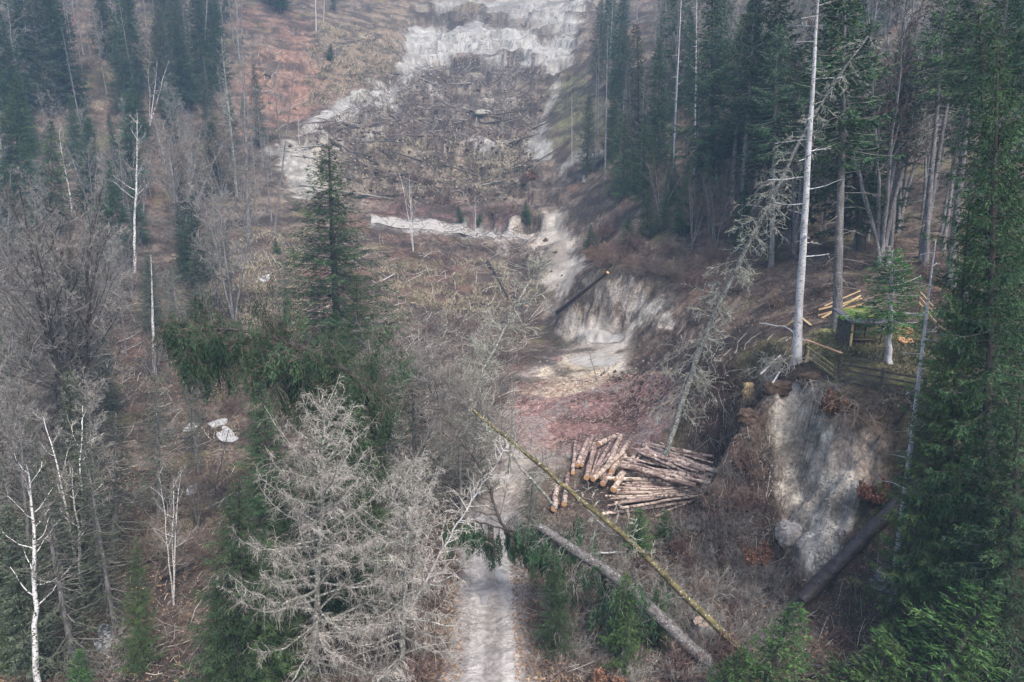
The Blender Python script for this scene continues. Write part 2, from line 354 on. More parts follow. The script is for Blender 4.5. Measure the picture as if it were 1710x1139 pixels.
M['mudwater'] = mat('mudwater', (.36,.33,.29), (.46,.43,.38), .6, rough=.22, spec=.5, bump=.01)
M['puddle'] = mat('puddle', (.22,.215,.21), (.30,.29,.29), .6, rough=.12, spec=.6)
M['brook'] = mat('brook', (.10,.11,.11), (.55,.58,.60), 4, rough=.25, spec=.5, bump=.05, lo=.45, hi=.6)
# ------------------------------------------------------------------ ground
def ground_colours(x, y):
    n1 = fbm3(x * .35, y * .35, GZ * .35, 71, 4); n2 = fbm3(x * 1.5, y * 1.5, GZ * 1.5, 81, 3); n3 = fbm3(x * 5, y * 5, GZ * 5, 91, 2); n0 = fbm(x * .07, y * .07, 61, 4)
    def C(*c): return np.array(c)[None, None, :]
    def mix(a, b, t): return a + (b - a) * t[..., None]
    base = mix(C(.135,.108,.090), C(.225,.185,.150), sstep(.35, .65, n1))
    base = mix(base, C(.10,.072,.062), sstep(.5, .66, n2) * .8)
    base = mix(base, C(.20,.115,.09), sstep(.54, .7, n0) * .5)
    base = mix(base, C(.17,.165,.075), sstep(.58, .7, fbm(x * .2, y * .2, 101, 4)) * .5)
    wx = (fbm3(x * .25, y * .25, GZ * .25, 111, 3) - .5); fy = (n3 - .5); rdg = ridge3(x * .3, y * .5, GZ * .5, 131, 3); nm_ = fbm(x * .2, y * .2, 101, 4); rdk = ridge3(x * .12, y * .2, GZ * .4, 151, 3)
    smooth = np.zeros(x.shape)
    def zone(P, edge=1.2, wob=4.0, fine=2.0):
        Q = plan(P); sd = poly_sd(x, y, Q)
        sc = np.clip(y / 60, .7, 4)
        return sstep(-edge, edge, sd / sc + wx * wob + (n2 - .5) * fine + fy * .5)
    clay = mix(C(.44,.41,.355), C(.60,.565,.50), sstep(.35, .65, n2)); clay = mix(clay, C(.28,.26,.24), sstep(.6, .72, n1) * .6)
    clay = mix(clay, C(.30,.27,.25), sstep(.56,.66,n3)*.45)
    debris = mix(C(.13,.105,.09), C(.27,.23,.19), sstep(.35, .62, n2)); debris = mix(debris, C(.08,.06,.055), sstep(.6, .75, rdg) * .7)
    debris = mix(debris, C(.31,.28,.235), sstep(.52,.64,nm_) * .7)
    red = mix(C(.23,.125,.095), C(.32,.205,.16), sstep(.35, .65, n2))
    purple = mix(C(.15,.095,.09), C(.22,.14,.13), sstep(.35, .65, n2))
    tan = mix(C(.27,.205,.135), C(.38,.31,.21), sstep(.35, .65, n2))
    green = mix(C(.10,.12,.045), C(.19,.19,.09), sstep(.35, .65, n2))
    mud = mix(C(.36,.32,.28), C(.48,.44,.39), sstep(.35, .65, n1))
    bark = mix(C(.21,.115,.115), C(.37,.235,.225), sstep(.35, .65, n3)); bark = mix(bark, C(.36,.32,.31), sstep(.46,.58, n1))
    cream = mix(C(.55,.46,.34), C(.70,.62,.50), sstep(.35, .65, n2))
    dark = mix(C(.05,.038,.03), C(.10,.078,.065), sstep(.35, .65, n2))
    pale = mix(C(.34,.345,.33), C(.48,.48,.46), sstep(.35,.65,n2)); pale = mix(pale, C(.34,.33,.31), sstep(.55,.68,n1)*.6)
    grav = mix(C(.38,.375,.37), C(.52,.51,.51), sstep(.3, .7, n3))
    c = base
    # big zones
    c = mix(c, debris, zone([(470,330),(480,235),(640,120),(600,60),(690,0),(1030,0),(930,120),(900,250),(960,300),(900,350),(640,350)], 1.5))
    c = mix(c, purple, zone([(620,330),(860,330),(880,380),(620,365)], 1) * .8)
    c = mix(c, red, zone([(400,230),(400,120),(500,60),(545,100),(530,190),(450,215)], 1.2) * .85)
    c = mix(c, tan * .9, zone([(530,170),(540,40),(680,0),(690,60),(650,130)], 1.2) * .5)
    c = mix(c, clay * C(.95,.95,.9), zone([(575,225),(560,330),(480,330),(485,250)], 1) * .8)
    if 0: c = mix(c, clay * C(.8,.8,.68), zone([(600,235),(640,225),(700,265),(850,262),(880,300),(800,310),(700,290),(640,300),(600,270)], 1) * .75)
    c = mix(c, tan * C(.8,.78,.95), zone([(654,43),(686,23),(717,43),(678,49),(670,90),(651,129),(545,168),(557,129),(623,78)], 1.2) * .45)
    c = mix(c, green * C(1.2,1.15,1.5), zone([(924,129),(975,117),(1014,164),(1014,234),(928,246),(908,203)], 1.2) * .7)
    c = mix(c, debris * C(1.1,1.1,1.0), zone([(569,250),(647,234),(701,250),(858,242),(873,273),(764,309),(686,297),(643,297),(584,332),(565,281)], 1.2) * .6)
    c = mix(c, clay * .8, zone([(764,180),(830,156),(873,164),(842,184),(780,195)], 1) * .5)
    for P, kk in (([(678,51),(709,44),(780,41),(791,31),(811,44),(858,44),(908,68),(932,59),(947,23),(959,-12),(987,-12),(959,59),(949,102),(920,125),(881,113),(862,90),(842,84),(807,94),(791,83),(772,90),(756,102),(748,113),(727,113),(701,139),(664,131),(674,82)], 1), ([(670,137),(672,166),(623,184),(580,195),(559,217),(510,225),(516,199),(565,170),(623,143),(662,133)], 1), ([(717,16),(740,-12),(959,-12),(944,39),(912,59),(873,35),(842,23),(811,12),(780,6),(748,18)], .75), ([(799,104),(834,91),(858,93),(856,105),(819,109)], .9), ([(707,137),(727,135),(735,166),(721,168)], .8), ([(932,131),(922,160),(897,199),(877,234),(901,270),(922,254),(906,230),(916,188),(930,156)], .9), ([(444,252),(557,231),(623,222),(619,229),(561,244),(522,266),(526,324),(487,328),(475,273)], .8), ([(750,234),(860,234),(858,243),(752,240)], .9), ([(924,270),(987,252),(1010,248),(987,275),(932,283)], .7)):
        zz_ = zone(P, .5, 2.4, .6) * kk; c = mix(c, pale, zz_); smooth = np.maximum(smooth, zz_ * .8)
    c = mix(c, debris * .55, zone([(811,39),(842,23),(904,51),(936,55),(916,72),(858,46)], .6, 4) * .8)
    c = mix(c, debris * .5, zone([(686,23),(709,8),(780,12),(799,23),(780,37),(717,41)], .6, 3) * .85)
    c = mix(c, debris * .5, zone([(725,121),(756,109),(803,102),(803,117),(764,129),(729,129)], .6, 4) * .8)
    c = mix(c, pale * .85, zone([(618,358),(700,368),(800,381),(935,377),(950,400),(800,397),(700,387),(618,377)], .45, 1.2, .8))
    # mud flow down to the road
    c = mix(c, mud * 1.1, zone([(905,355),(945,355),(985,440),(940,490),(900,470),(910,420),(840,410),(850,385),(905,385)], .7, 2.5))
    c = mix(c, mud, zone([(900,500),(960,520),(1050,540),(1055,570),(1000,600),(1120,610),(1130,680),(1060,740),(960,760),(880,820),(820,850),(790,850),(820,770),(850,640),(900,600),(950,570)], .8, 2.5) * .85)
    for P, kk in (([(900,352),(935,350),(950,395),(985,440),(945,488),(905,468),(925,430),(905,395)], 1), ([(950,525),(1010,530),(1060,548),(1055,580),(1000,590),(965,565)], 1), ([(930,596),(1050,588),(1040,615),(940,622)], .9), ([(900,640),(960,640),(930,720),(880,790),(830,840),(800,850),(830,780),(880,700)], .7), ([(830,400),(870,385),(850,440),(830,450)], .7)):
        zz_ = zone(P, .5, 1.6, .8) * kk; c = mix(c, mud * C(1.25, 1.28, 1.3), zz_); smooth = np.maximum(smooth, zz_ * .8)
    c = mix(c, bark, zone([(855,640),(930,590),(1130,620),(1130,690),(1060,750),(960,760),(870,760)], .8, 2.5) * .9)
    c = mix(c, cream, zone([(855,655),(900,615),(950,597),(1030,590),(1020,640),(930,665)], .4, 2.0))
    c = mix(c, clay, zone([(980,470),(1050,470),(1130,490),(1120,545),(1040,520),(985,510)], .6, 1.5))
    c = mix(c, red * 1.1, zone([(1150,610),(1220,620),(1210,670),(1150,670)], .5, 2) * .8)
    # terrace
    c = mix(c, green * 1.35, zone([(1345,560),(1400,535),(1560,560),(1600,640),(1480,655),(1380,640)], .6, 2))
    c = mix(c, tan * .8, zone([(1380,655),(1480,650),(1600,640),(1600,670),(1480,685),(1400,680)], .5, 1.5))
    c = mix(c, green * .9, zone([(1180,590),(1260,560),(1330,570),(1300,610),(1220,625)], .5, 2) * .7)
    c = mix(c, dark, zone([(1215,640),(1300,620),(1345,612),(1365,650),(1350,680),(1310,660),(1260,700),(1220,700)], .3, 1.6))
    c = mix(c, clay * 1.3, zone([(1238,705),(1290,665),(1325,640),(1365,640),(1390,690),(1440,705),(1462,740),(1450,800),(1425,870),(1390,940),(1360,985),(1330,930),(1300,850),(1275,780)], .35, .9, .5)); smooth = np.maximum(smooth, .25 * zone([(1250,705),(1330,640),(1390,690),(1462,740),(1425,870),(1360,985),(1275,780)], .5, .9, .5))
    c = mix(c, mix(clay * .75, red, n1 * 0 + .45), zone([(1400,690),(1480,700),(1480,800),(1440,830),(1390,760)], .5, 1.5) * .75)
    c = mix(c, clay * .8, zone([(1215,960),(1260,960),(1275,1030),(1250,1060)], .3, 1) * .9)
    c = mix(c, tan * .7, zone([(1130,900),(1230,880),(1260,960),(1180,970)], .5, 2) * .5)
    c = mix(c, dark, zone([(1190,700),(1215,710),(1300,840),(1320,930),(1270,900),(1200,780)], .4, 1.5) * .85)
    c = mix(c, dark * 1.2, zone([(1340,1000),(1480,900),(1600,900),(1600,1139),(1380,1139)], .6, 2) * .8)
    # gravel road with two worn tracks
    ld = line_d(x, y, road_c); rw = sstep(2.7, 2.1, ld + (n2 - .5) * .9 + wx * .6) * sstep(54, 47, y)
    tr = sstep(.55, .25, np.abs(ld - .95) + (n1 - .5) * .4)
    rc = mix(grav * C(.86,.84,.84), grav * 1.22, tr)
    c = mix(c, rc, rw)
    c = c * C(.93, .90, .87)
    dk = sstep(.66, .82, rdk) * (1 - .7 * smooth) * (1 - rw); c = mix(c, C(.055,.045,.04), dk * .75)
    smooth = np.maximum(smooth, rw)
    return np.concatenate([np.clip(c, .01, .9), 1 - smooth[..., None] * .75], 2)
def build_ground():
    m = bpy.data.materials.new('earth'); m.use_nodes = True; N = m.node_tree.nodes; L = m.node_tree.links; b = N['Principled BSDF']
    b.inputs['Roughness'].default_value = .95; b.inputs['Specular IOR Level'].default_value = .1
    a = N.new('ShaderNodeAttribute'); a.attribute_name = 'Col'; tc = N.new('ShaderNodeTexCoord')
    n = N.new('ShaderNodeTexNoise'); n.inputs['Scale'].default_value = 3.5; n.inputs['Detail'].default_value = 9; n.inputs['Roughness'].default_value = .72; L.new(tc.outputs['Object'], n.inputs['Vector'])
    mr = N.new('ShaderNodeMapRange'); mr.inputs[1].default_value = .32; mr.inputs[2].default_value = .68; mr.inputs[3].default_value = .38; mr.inputs[4].default_value = 1.65; L.new(n.outputs['Fac'], mr.inputs[0])
    nb = N.new('ShaderNodeTexNoise'); nb.inputs['Scale'].default_value = .55; nb.inputs['Detail'].default_value = 8; nb.inputs['Roughness'].default_value = .75; nb.inputs['Distortion'].default_value = 1.2; L.new(tc.outputs['Object'], nb.inputs['Vector'])
    mb_ = N.new('ShaderNodeMapRange'); mb_.inputs[1].default_value = .35; mb_.inputs[2].default_value = .62; mb_.inputs[3].default_value = .55; mb_.inputs[4].default_value = 1.2; L.new(nb.outputs['Fac'], mb_.inputs[0])
    v0 = N.new('ShaderNodeVectorMath'); v0.operation = 'SCALE'; L.new(a.outputs['Color'], v0.inputs[0]); L.new(mb_.outputs[0], v0.inputs[3])
    v = N.new('ShaderNodeVectorMath'); v.operation = 'SCALE'; L.new(v0.outputs[0], v.inputs[0]); L.new(mr.outputs[0], v.inputs[3]); mxx = N.new('ShaderNodeMix'); mxx.data_type = 'RGBA'; L.new(a.outputs['Alpha'], mxx.inputs[0]); L.new(a.outputs['Color'], mxx.inputs[6]); L.new(v.outputs[0], mxx.inputs[7]); L.new(mxx.outputs[2], b.inputs['Base Color'])
    n2 = N.new('ShaderNodeTexNoise'); n2.inputs['Scale'].default_value = 1.6; n2.inputs['Detail'].default_value = 10; n2.inputs['Roughness'].default_value = .68; L.new(tc.outputs['Object'], n2.inputs['Vector'])
    bp = N.new('ShaderNodeBump'); bp.inputs['Distance'].default_value = .55; L.new(n2.outputs['Fac'], bp.inputs['Height']); L.new(bp.outputs[0], b.inputs['Normal'])
    nr, nc = GX.shape; idx = np.arange(nr * nc).reshape(nr, nc)
    f = np.stack([idx[:-1, :-1], idx[:-1, 1:], idx[1:, 1:], idx[1:, :-1]], -1).reshape(-1, 4)
    cols = ground_colours(GX, GY)
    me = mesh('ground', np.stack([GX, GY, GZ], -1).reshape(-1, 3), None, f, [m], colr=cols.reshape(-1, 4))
    link('ground', me, kind='structure')
build_ground()

# ------------------------------------------------------------------ plants
def nrm(v): return v / (np.linalg.norm(v, axis=-1, keepdims=True) + 1e-9)
def tufts(mb, pos, dirs, size, width, m, tint, rg):
    n = len(pos); side = nrm(np.cross(dirs, rg.normal(size=(n, 3)))); w2 = (width * (.6 + .8 * rg.random(n)))[:, None]; L = (size * (.6 + .8 * rg.random(n)))[:, None]
    v = np.stack([pos - side * w2 * .5, pos + side * w2 * .5, pos + dirs * L], 1).reshape(-1, 3)
    mb.add(v, np.arange(n * 3).reshape(-1, 3), None, m, np.repeat(tint, 3))
def spruce(seed, H, Rm, base=.08, dens=1.0, tuft=(.22, .07), up=.25, droop=.5, sp=.42, bark='bark_dark', needle='needle_dark', power=.85, bare=0, needle2=None, curtain=.5, thin=1.0):
    rg = np.random.default_rng(seed); mt = MB(); mc = MB()
    n = 14; tz = np.linspace(0, H, n); wob = np.cumsum(rg.normal(0, .03, (n, 2)), 0); wob[0] = 0
    P = np.c_[wob, tz]; r0 = .010 * H + .05
    mt.path(P, r0 * (1 - tz / H) ** .8 + .02 + .35 * r0 * np.exp(-tz / .5), 8, 0, .5, .12, seed=seed)
    TP = []; TD = []; TL = []; TT = []
    S0 = []; S1 = []; SR0 = []; SR1 = []
    z = H * base
    if bare:
        zz = .12 * H
        while zz < H * base:
            a = rg.random() * 6.28; L = rg.uniform(.5, 1.6) * bare; d = np.array([math.cos(a), math.sin(a), rg.uniform(-.35, .1)]); p = np.array([0, 0, zz]); q = p + d * L; q2 = q + d * L * .5 + np.array([0, 0, -.2])
            S0 += [p, q]; S1 += [q, q2]; SR0 += [.03, .018]; SR1 += [.018, .008]; zz += rg.uniform(.15, .6) * H / 25
    while z < H * .99:
        t = (z - H * base) / (H * (1 - base)); nb = rg.integers(4, 7)
        L0 = Rm * (1 - t) ** power * min(1, .55 + t * 4) + .12
        a0 = rg.random() * 6.28
        for k in range(nb):
            if rg.random() > thin: continue
            a = a0 + k * 6.283 / nb + rg.normal(0, .25); L = L0 * rg.uniform(.42, 1.25); zz = z + rg.normal(0, sp * .3)
            up_ = up * (1.6 * t - .3) + rg.normal(0, .06); h = np.array([math.cos(a), math.sin(a), 0.])
            m = max(3, int(L / .35)); s = np.linspace(0, 1, m + 1)
            spn = np.array([0, 0, zz]) + h * (L * s)[:, None] + np.array([0, 0, 1.]) * (L * (up_ * s - droop * (1 - t * .7) * s ** 1.5 * .5 + .22 * s ** 3.2))[:, None]
            spn[:, :2] += rg.normal(0, .03 * L, (m + 1, 2)) * s[:, None]
            r_ = .012 * L * (1 - s) + .006
            S0.append(spn[:-1]); S1.append(spn[1:]); SR0.append(r_[:-1]); SR1.append(r_[1:])
            nt_ = max(4, int(L / .13 * dens)); f = np.sort(rg.uniform(.12, 1, nt_)); ii = f * m; i0 = np.minimum(ii.astype(int), m - 1)
            bp = spn[i0] + (spn[i0 + 1] - spn[i0]) * (ii - i0)[:, None]; ax = nrm(spn[i0 + 1] - spn[i0]); sgn = rg.choice([-1, 1], nt_)[:, None]
            sd = nrm(np.cross(ax, [0, 0, 1.])) * sgn
            td = nrm(ax * .75 + sd * rg.uniform(.3, 1.0, (nt_, 1)) + np.array([0, 0, -1.]) * (rg.random((nt_, 1)) * curtain))
            TP.append(bp); TD.append(td); TL.append((.16 + .42 * L * (1 - f) * (.4 + .6 * f) + .12 * rg.random(nt_)) * rg.uniform(.7, 1.15, nt_)); TT.append(np.full(nt_, np.clip(.5 + rg.normal(0, .22), 0, 1)) + .25 * (f - .6))
        z += sp * (.75 + .5 * rg.random()) * (1 - .45 * t)
    TP = np.concatenate(TP); TD = np.concatenate(TD); TL = np.concatenate(TL); TT = np.concatenate(TT)
    K = np.maximum(2, np.round(TL / tuft[0] * 2.6)).astype(int); ix = np.repeat(np.arange(len(TP)), K); f = rg.random(len(ix))
    pos = TP[ix] + TD[ix] * (TL[ix] * f)[:, None] + np.array([0, 0, -1.]) * (.35 * TL[ix] * f ** 2)[:, None]
    dd = nrm(TD[ix] + rg.normal(0, .45, (len(ix), 3)) + np.array([0, 0, -.15]))
    m2 = (rg.random(len(TP)) < .25)[ix] if needle2 else None
    tt = np.clip(TT[ix] + rg.normal(0, .12, len(ix)), 0, 1)
    if needle2:
        tufts(mc, pos[~m2], dd[~m2], tuft[0], tuft[1], 0, tt[~m2], rg); tufts(mc, pos[m2], dd[m2], tuft[0], tuft[1], 2, tt[m2], rg)
    else: tufts(mc, pos, dd, tuft[0], tuft[1], 0, tt, rg)
    flat = lambda A: np.concatenate([np.atleast_2d(a) for a in A]); fl1 = lambda A: np.concatenate([np.atleast_1d(a) for a in A])
    mc.segs(flat(S0), flat(S1), fl1(SR0), fl1(SR1), 3, 1)
    mats = [M[needle], M['twig_grey' if bare else bark]] + ([M[needle2]] if needle2 else [])
    return proto('spruce_tree', 'spruce', [('trunk', mt.mesh('trunk', [M[bark]])), ('crown', mc.mesh('crown', mats, False))]), H

def grow(rg, out, p, d, L, r, lev, maxl, upw, wig, kids, rmin):
    n = max(3, int(4 + L * .6)) if lev < 2 else 3; st = L / n; cur = np.array(p, float); dd = np.array(d, float)
    for i in range(n):
        r1 = max(r * (1 - .75 * (i + 1) / n), rmin)
        r0 = max(r * (1 - .75 * i / n), rmin)
        nd = nrm(dd + rg.normal(0, wig, 3) + np.array([0, 0, upw])); nx = cur + nd * st
        out.append((*cur, *nx, r0, r1, lev)); cur, dd = nx, nd
        if lev < maxl and (i > 0 or lev > 0):
            for _ in range(rg.poisson(kids[lev])):
                cd = nrm(dd * rg.uniform(.5, 1.0) + nrm(rg.normal(size=3)) * rg.uniform(.5, .95))
                grow(rg, out, cur - nd * st * rg.random() * .6, cd, L * rg.uniform(.28, .5) * (1.1 - .3 * i / n), r1 * .55, lev + 1, maxl, upw, wig * 1.1, kids, rmin)
    return cur
def bare_tree(seed, H, stems=1, spread=.2, kids=(0, 1.5, 1.6, 1.0), bark='bark_grey', twig='twig_grey', start=.35, blen=.28, nb=26, rmin=.014, upw=.10, r0=None, ang=.9, maxl=4, name='bare_tree', cat='bare tree', wob=.05):
    rg = np.random.default_rng(seed); mt = MB(); out = []
    for sidx in range(stems):
        a = rg.random() * 6.28; lean = spread * rg.uniform(.5, 1.2) if stems > 1 else spread * .02
        n = 16; s = np.linspace(0, 1, n); h = H * (rg.uniform(.8, 1) if sidx else 1)
        P = np.c_[math.cos(a) * lean * h * s ** 1.2, math.sin(a) * lean * h * s ** 1.2, h * s]; P[1:, :2] += np.cumsum(rg.normal(0, wob * H / 15, (n - 1, 2)), 0)
        rb = (r0 or .0085 * H) * rg.uniform(.8, 1.05); rad = rb * (1 - s) ** .85 + .02 + .3 * rb * np.exp(-s * 25)
        mt.path(P, rad, 8, 0, .5, .12, seed=seed + sidx)
        for k in range(nb):
            f = start + (1 - start) * (k + rg.random()) / nb; i = min(int(f * (n - 1)), n - 2); p = P[i] + (P[i + 1] - P[i]) * (f * (n - 1) - i)
            az = k * 2.4 + rg.normal(0, .5); el = ang * rg.uniform(.5, 1.2) * (.6 + .5 * f)
            d = np.array([math.cos(az) * math.cos(el), math.sin(az) * math.cos(el), math.sin(el)])
            grow(rg, out, p, d, H * blen * (1.15 - .75 * f) * rg.uniform(.7, 1.2), max(.35 * rad[i], .02), 1, maxl, upw, .16, kids, rmin)
    o = np.array(out); mb = MB()
    tt = np.clip(.5 + rg.normal(0, .25, len(o)), 0, 1)
    big = o[:, 8] <= 1
    mb.segs(o[big, :3], o[big, 3:6], o[big, 6], o[big, 7], 5, 1); mb.segs(o[~big, :3], o[~big, 3:6], o[~big, 6], o[~big, 7], 3, 0, tt[~big])
    return proto(name, cat, [('trunk', mt.mesh('trunk', [M[bark]])), ('branches', mb.mesh('branches', [M[twig], M[bark]], False))]), H
def larch(seed, H, Rm, bark='bark_lichen', twig='twig_pale', base=.05, sp=.42, nt=26, name='dead_larch_tree', cat='dead larch', hang=.5, tl=(.35, .95), green=None, rmin=.009, tw=.018):
    """straight trunk, long arched limbs hung with curved leafless twigs"""
    rg = np.random.default_rng(seed); mt = MB(); mb = MB(); n = 18; s = np.linspace(0, 1, n)
    P = np.c_[np.cumsum(rg.normal(0, .035, (n, 2)), 0), H * s]
    mt.path(P, (.0115 * H) * (1 - s) ** .8 + .025, 9, 0, .5, .2, seed=seed)
    A0 = []; A1 = []; R0 = []; R1 = []; B0 = []; B1 = []; BR0 = []; BR1 = []; BT = []
    z = H * base; k = 0
    while z < H * .995:
        t = z / H; L = (Rm * (1 - t) ** .65 + .4) * rg.uniform(.55, 1.15); a = k * 2.4 + rg.normal(0, .3); k += 1
        h = np.array([math.cos(a), math.sin(a), 0]); m = max(4, int(L / .3)); u = np.linspace(0, 1, m + 1)
        i = min(int(t * (n - 1)), n - 2); p0 = P[i] + (P[i + 1] - P[i]) * (t * (n - 1) - i)
        rise = rg.uniform(-.25, .25) + .7 * t
        sp_ = p0 + h * (L * u)[:, None] + np.array([0, 0, 1.]) * (L * (rise * u - .55 * (1 - t) * u ** 1.6 + .55 * u ** 3.2 * (1 - .3 * t)))[:, None] + np.cross(h, [0, 0, 1.]) * (L * rg.normal(0, .12) * u ** 2)[:, None]
        sp_ += np.cumsum(rg.normal(0, .015 * L, sp_.shape), 0) * (u[:, None])
        r_ = (.010 * L + .012) * (1 - u) + .010
        A0.append(sp_[:-1]); A1.append(sp_[1:]); R0.append(r_[:-1]); R1.append(r_[1:])
        q = max(5, int(nt * L / 3)); f = np.sort(rg.uniform(.12, 1, q)) * m; i0 = np.minimum(f.astype(int), m - 1)
        bp = sp_[i0] + (sp_[i0 + 1] - sp_[i0]) * (f - i0)[:, None]; ax = nrm(sp_[i0 + 1] - sp_[i0])
        side = nrm(np.cross(ax, [0, 0, 1.])) * rg.choice([-1, 1], q)[:, None]
        d = nrm(ax * rg.uniform(.1, .9, (q, 1)) + side * rg.uniform(.3, 1, (q, 1)) + np.array([0, 0, 1.]) * rg.normal(.05, .4, (q, 1)))
        ln = rg.uniform(tl[0], tl[1], q) * (1.1 - .4 * f / m) * min(1, .45 + L / 4)
        tint = np.clip(.5 + rg.normal(0, .25, q), 0, 1); tint0 = tint
        cur = bp; c = d
        for step in range(4):
            nx = cur + c * (ln / 4)[:, None]; rr_ = max(tw * (1 - step / 4.2), rmin)
            B0.append(cur); B1.append(nx); BR0.append(np.full(q, rr_)); BR1.append(np.full(q, max(rr_ - .004, rmin * .7))); BT.append(tint)
            if step in (0, 1, 2):
                for _ in range(2):
                    d2 = nrm(c + rg.normal(0, .75, (q, 3)) + np.array([0, 0, -hang * .5])); l2 = ln * rg.uniform(.2, .45, q); mid = nx + d2 * (l2 * .5)[:, None]
                    d3 = nrm(d2 + np.array([0, 0, -hang * .8]) + rg.normal(0, .2, (q, 3))); e = mid + d3 * (l2 * .6)[:, None]
                    B0 += [nx, mid]; B1 += [mid, e]; BR0 += [np.full(q, rmin * 1.15), np.full(q, rmin)]; BR1 += [np.full(q, rmin), np.full(q, rmin * .6)]; BT += [tint, tint]
            c = nrm(c + np.array([0, 0, -hang * .45]) + rg.normal(0, .22, (q, 3))); cur = nx
        z += sp * rg.uniform(.5, 1.4) * (1 - .4 * t) * .5
    cc = np.concatenate
    mb.segs(cc(A0), cc(A1), cc(R0), cc(R1), 5, 1); mb.segs(cc(B0), cc(B1), cc(BR0), cc(BR1), 3, 0, cc(BT))
    mats = [M[twig], M[bark]]
    if green:
        p = cc(B1); sel = rg.random(len(p)) < .5; tufts(mb, p[sel], nrm(rg.normal(size=(sel.sum(), 3)) + [0, 0, -.6]), .16, .05, 2, rg.random(sel.sum()), rg); mats.append(M[green])
    return proto(name, cat, [('trunk', mt.mesh('trunk', [M[bark]])), ('branches', mb.mesh('branches', mats, False))]), H
def bush(seed, H, W, n=26, twig='twig_brown', kids=(0, 1.3, 1.2, .0), rmin=.012, leaf=None, name='bare_bush', cat='bush'):
    rg = np.random.default_rng(seed); out = []
    for k in range(n):
        a = rg.random() * 6.28; e = rg.uniform(.35, 1.4); d = np.array([math.cos(a) * math.cos(e), math.sin(a) * math.cos(e), math.sin(e)])
        grow(rg, out, [rg.normal(0, .12 * W), rg.normal(0, .12 * W), -.1], d, H * rg.uniform(.6, 1.1), .022, 1, 3, .03, .14, kids, rmin)
    o = np.array(out); mb = MB(); mb.segs(o[:, :3], o[:, 3:6], o[:, 6], o[:, 7], 3, 0, np.clip(.5 + rg.normal(0, .25, len(o)), 0, 1)); mats = [M[twig]]
    parts = [('stems', mb.mesh('stems', mats, False))]
    if leaf:
        ml = MB(); p = o[:, 3:6][rg.integers(0, len(o), len(o) * 3)] + rg.normal(0, .05, (len(o) * 3, 3)); tufts(ml, p, nrm(rg.normal(size=p.shape)), .14, .09, 0, rg.random(len(p)), rg); parts.append(('leaves', ml.mesh('leaves', [M[leaf]], False)))
    return proto(name, cat, parts), H

# kinds
SPd = [spruce(s, 26, r, .10, d, (.34, .11), needle=nd, bark='bark_dark', power=pw) for s, r, d, nd, pw in
       [(1, 5.0, .9, 'needle_dark', .85), (2, 4.2, .9, 'needle_dark', .7), (3, 5.4, .75, 'needle_mid', .9), (4, 3.9, .7, 'needle_grey', .6)]]
SPb = [spruce(11, 28, 4.2, .48, .8, (.34, .11), bare=1.2, power=.7, bark='bark_grey'), spruce(12, 28, 3.6, .62, .7, (.34, .11), bare=1.6, power=.6, bark='bark_grey', needle='needle_mid')]
SPn = [spruce(21, 24, 5.0, .04, 1.35, (.17, .055), needle='needle_dark', needle2='needle_mid', curtain=.9, sp=.46),
       spruce(22, 24, 4.8, .05, 1.4, (.17, .055), needle='needle_mid', needle2='needle_olive', curtain=.6, sp=.48)]
SPy = [spruce(31, 8, 1.9, .03, 1.3, (.15, .05), needle='needle_bright', needle2='needle_mid', sp=.26, droop=.2, up=.5), spruce(32, 9, 2.2, .33, 1.8, (.15, .05), needle='needle_bright', sp=.3, droop=.3, bark='bark_pale')]
SPt = [spruce(41, 16, 2.4, .12, .6, (.2, .06), needle='needle_grey', thin=.8, sp=.4, power=.6, bark='bark_grey', bare=1), spruce(42, 18, 2.2, .35, .45, (.2, .06), needle='needle_grey', thin=.6, sp=.5, bare=1, bark='bark_birch')]
BT = [bare_tree(51, 20, 1, kids=(0, 1.3, 1.3, .8), nb=24), bare_tree(52, 18, 3, .22, kids=(0, 1.2, 1.2, .7), nb=15, start=.3),
      bare_tree(53, 22, 1, nb=30, start=.45, blen=.2, kids=(0, 1.2, 1.1, .6), bark='bark_grey'), bare_tree(54, 16, 5, .30, nb=11, start=.35, kids=(0, 1.3, 1.3, .6), twig='twig_brown', ang=1.1),
      bare_tree(55, 24, 1, nb=14, start=.55, blen=.12, kids=(0, 1, .8, .3), wob=.03)]
BT.append(bare_tree(56, 17, 6, .26, nb=14, start=.3, blen=.3, kids=(0, 1.4, 1.4, .7), bark='bark_dark', r0=.2, ang=1.1))
BIR = [bare_tree(61, 16, 1, nb=16, start=.4, blen=.2, kids=(0, 1.2, 1.0, .6), bark='bark_birch', twig='twig_grey', r0=.15, name='birch_tree', cat='birch'),
       bare_tree(62, 14, 3, .18, nb=9, start=.4, blen=.22, kids=(0, 1.2, 1.0, .5), bark='bark_birch', r0=.10, name='birch_tree', cat='birch')]
POLE = [bare_tree(71, 26, 1, nb=34, start=.25, blen=.055, kids=(0, .8, .5, .2), ang=-.1, upw=-.03, r0=.20, wob=.01, name='dead_tree', cat='dead tree'),
        bare_tree(72, 20, 1, nb=20, start=.3, blen=.06, kids=(0, .8, .5, .2), ang=.1, upw=0, r0=.13, bark='bark_pale', wob=.006, name='dead_tree', cat='dead tree')]
LAR = larch(81, 16, 6.4, sp=.46, nt=30, tl=(.4, 1.3), rmin=.0045, hang=.75, tw=.010)
LAR2 = larch(82, 13, 4.8, sp=.48, nt=28, tl=(.4, 1.2), rmin=.0045, hang=.75, tw=.010)
LARF = larch(83, 22, 3.0, sp=.8, nt=12, twig='twig_grey', tl=(.3, .7), name='bare_larch_tree', cat='larch', rmin=.012)
BU = [bush(91, 2.6, 1.5), bush(92, 2.0, 1.6, twig='twig_red'), bush(93, 3.4, 1.2, twig='twig_grey', n=20), bush(94, 1.4, 1.4, 30, 'twig_red')]
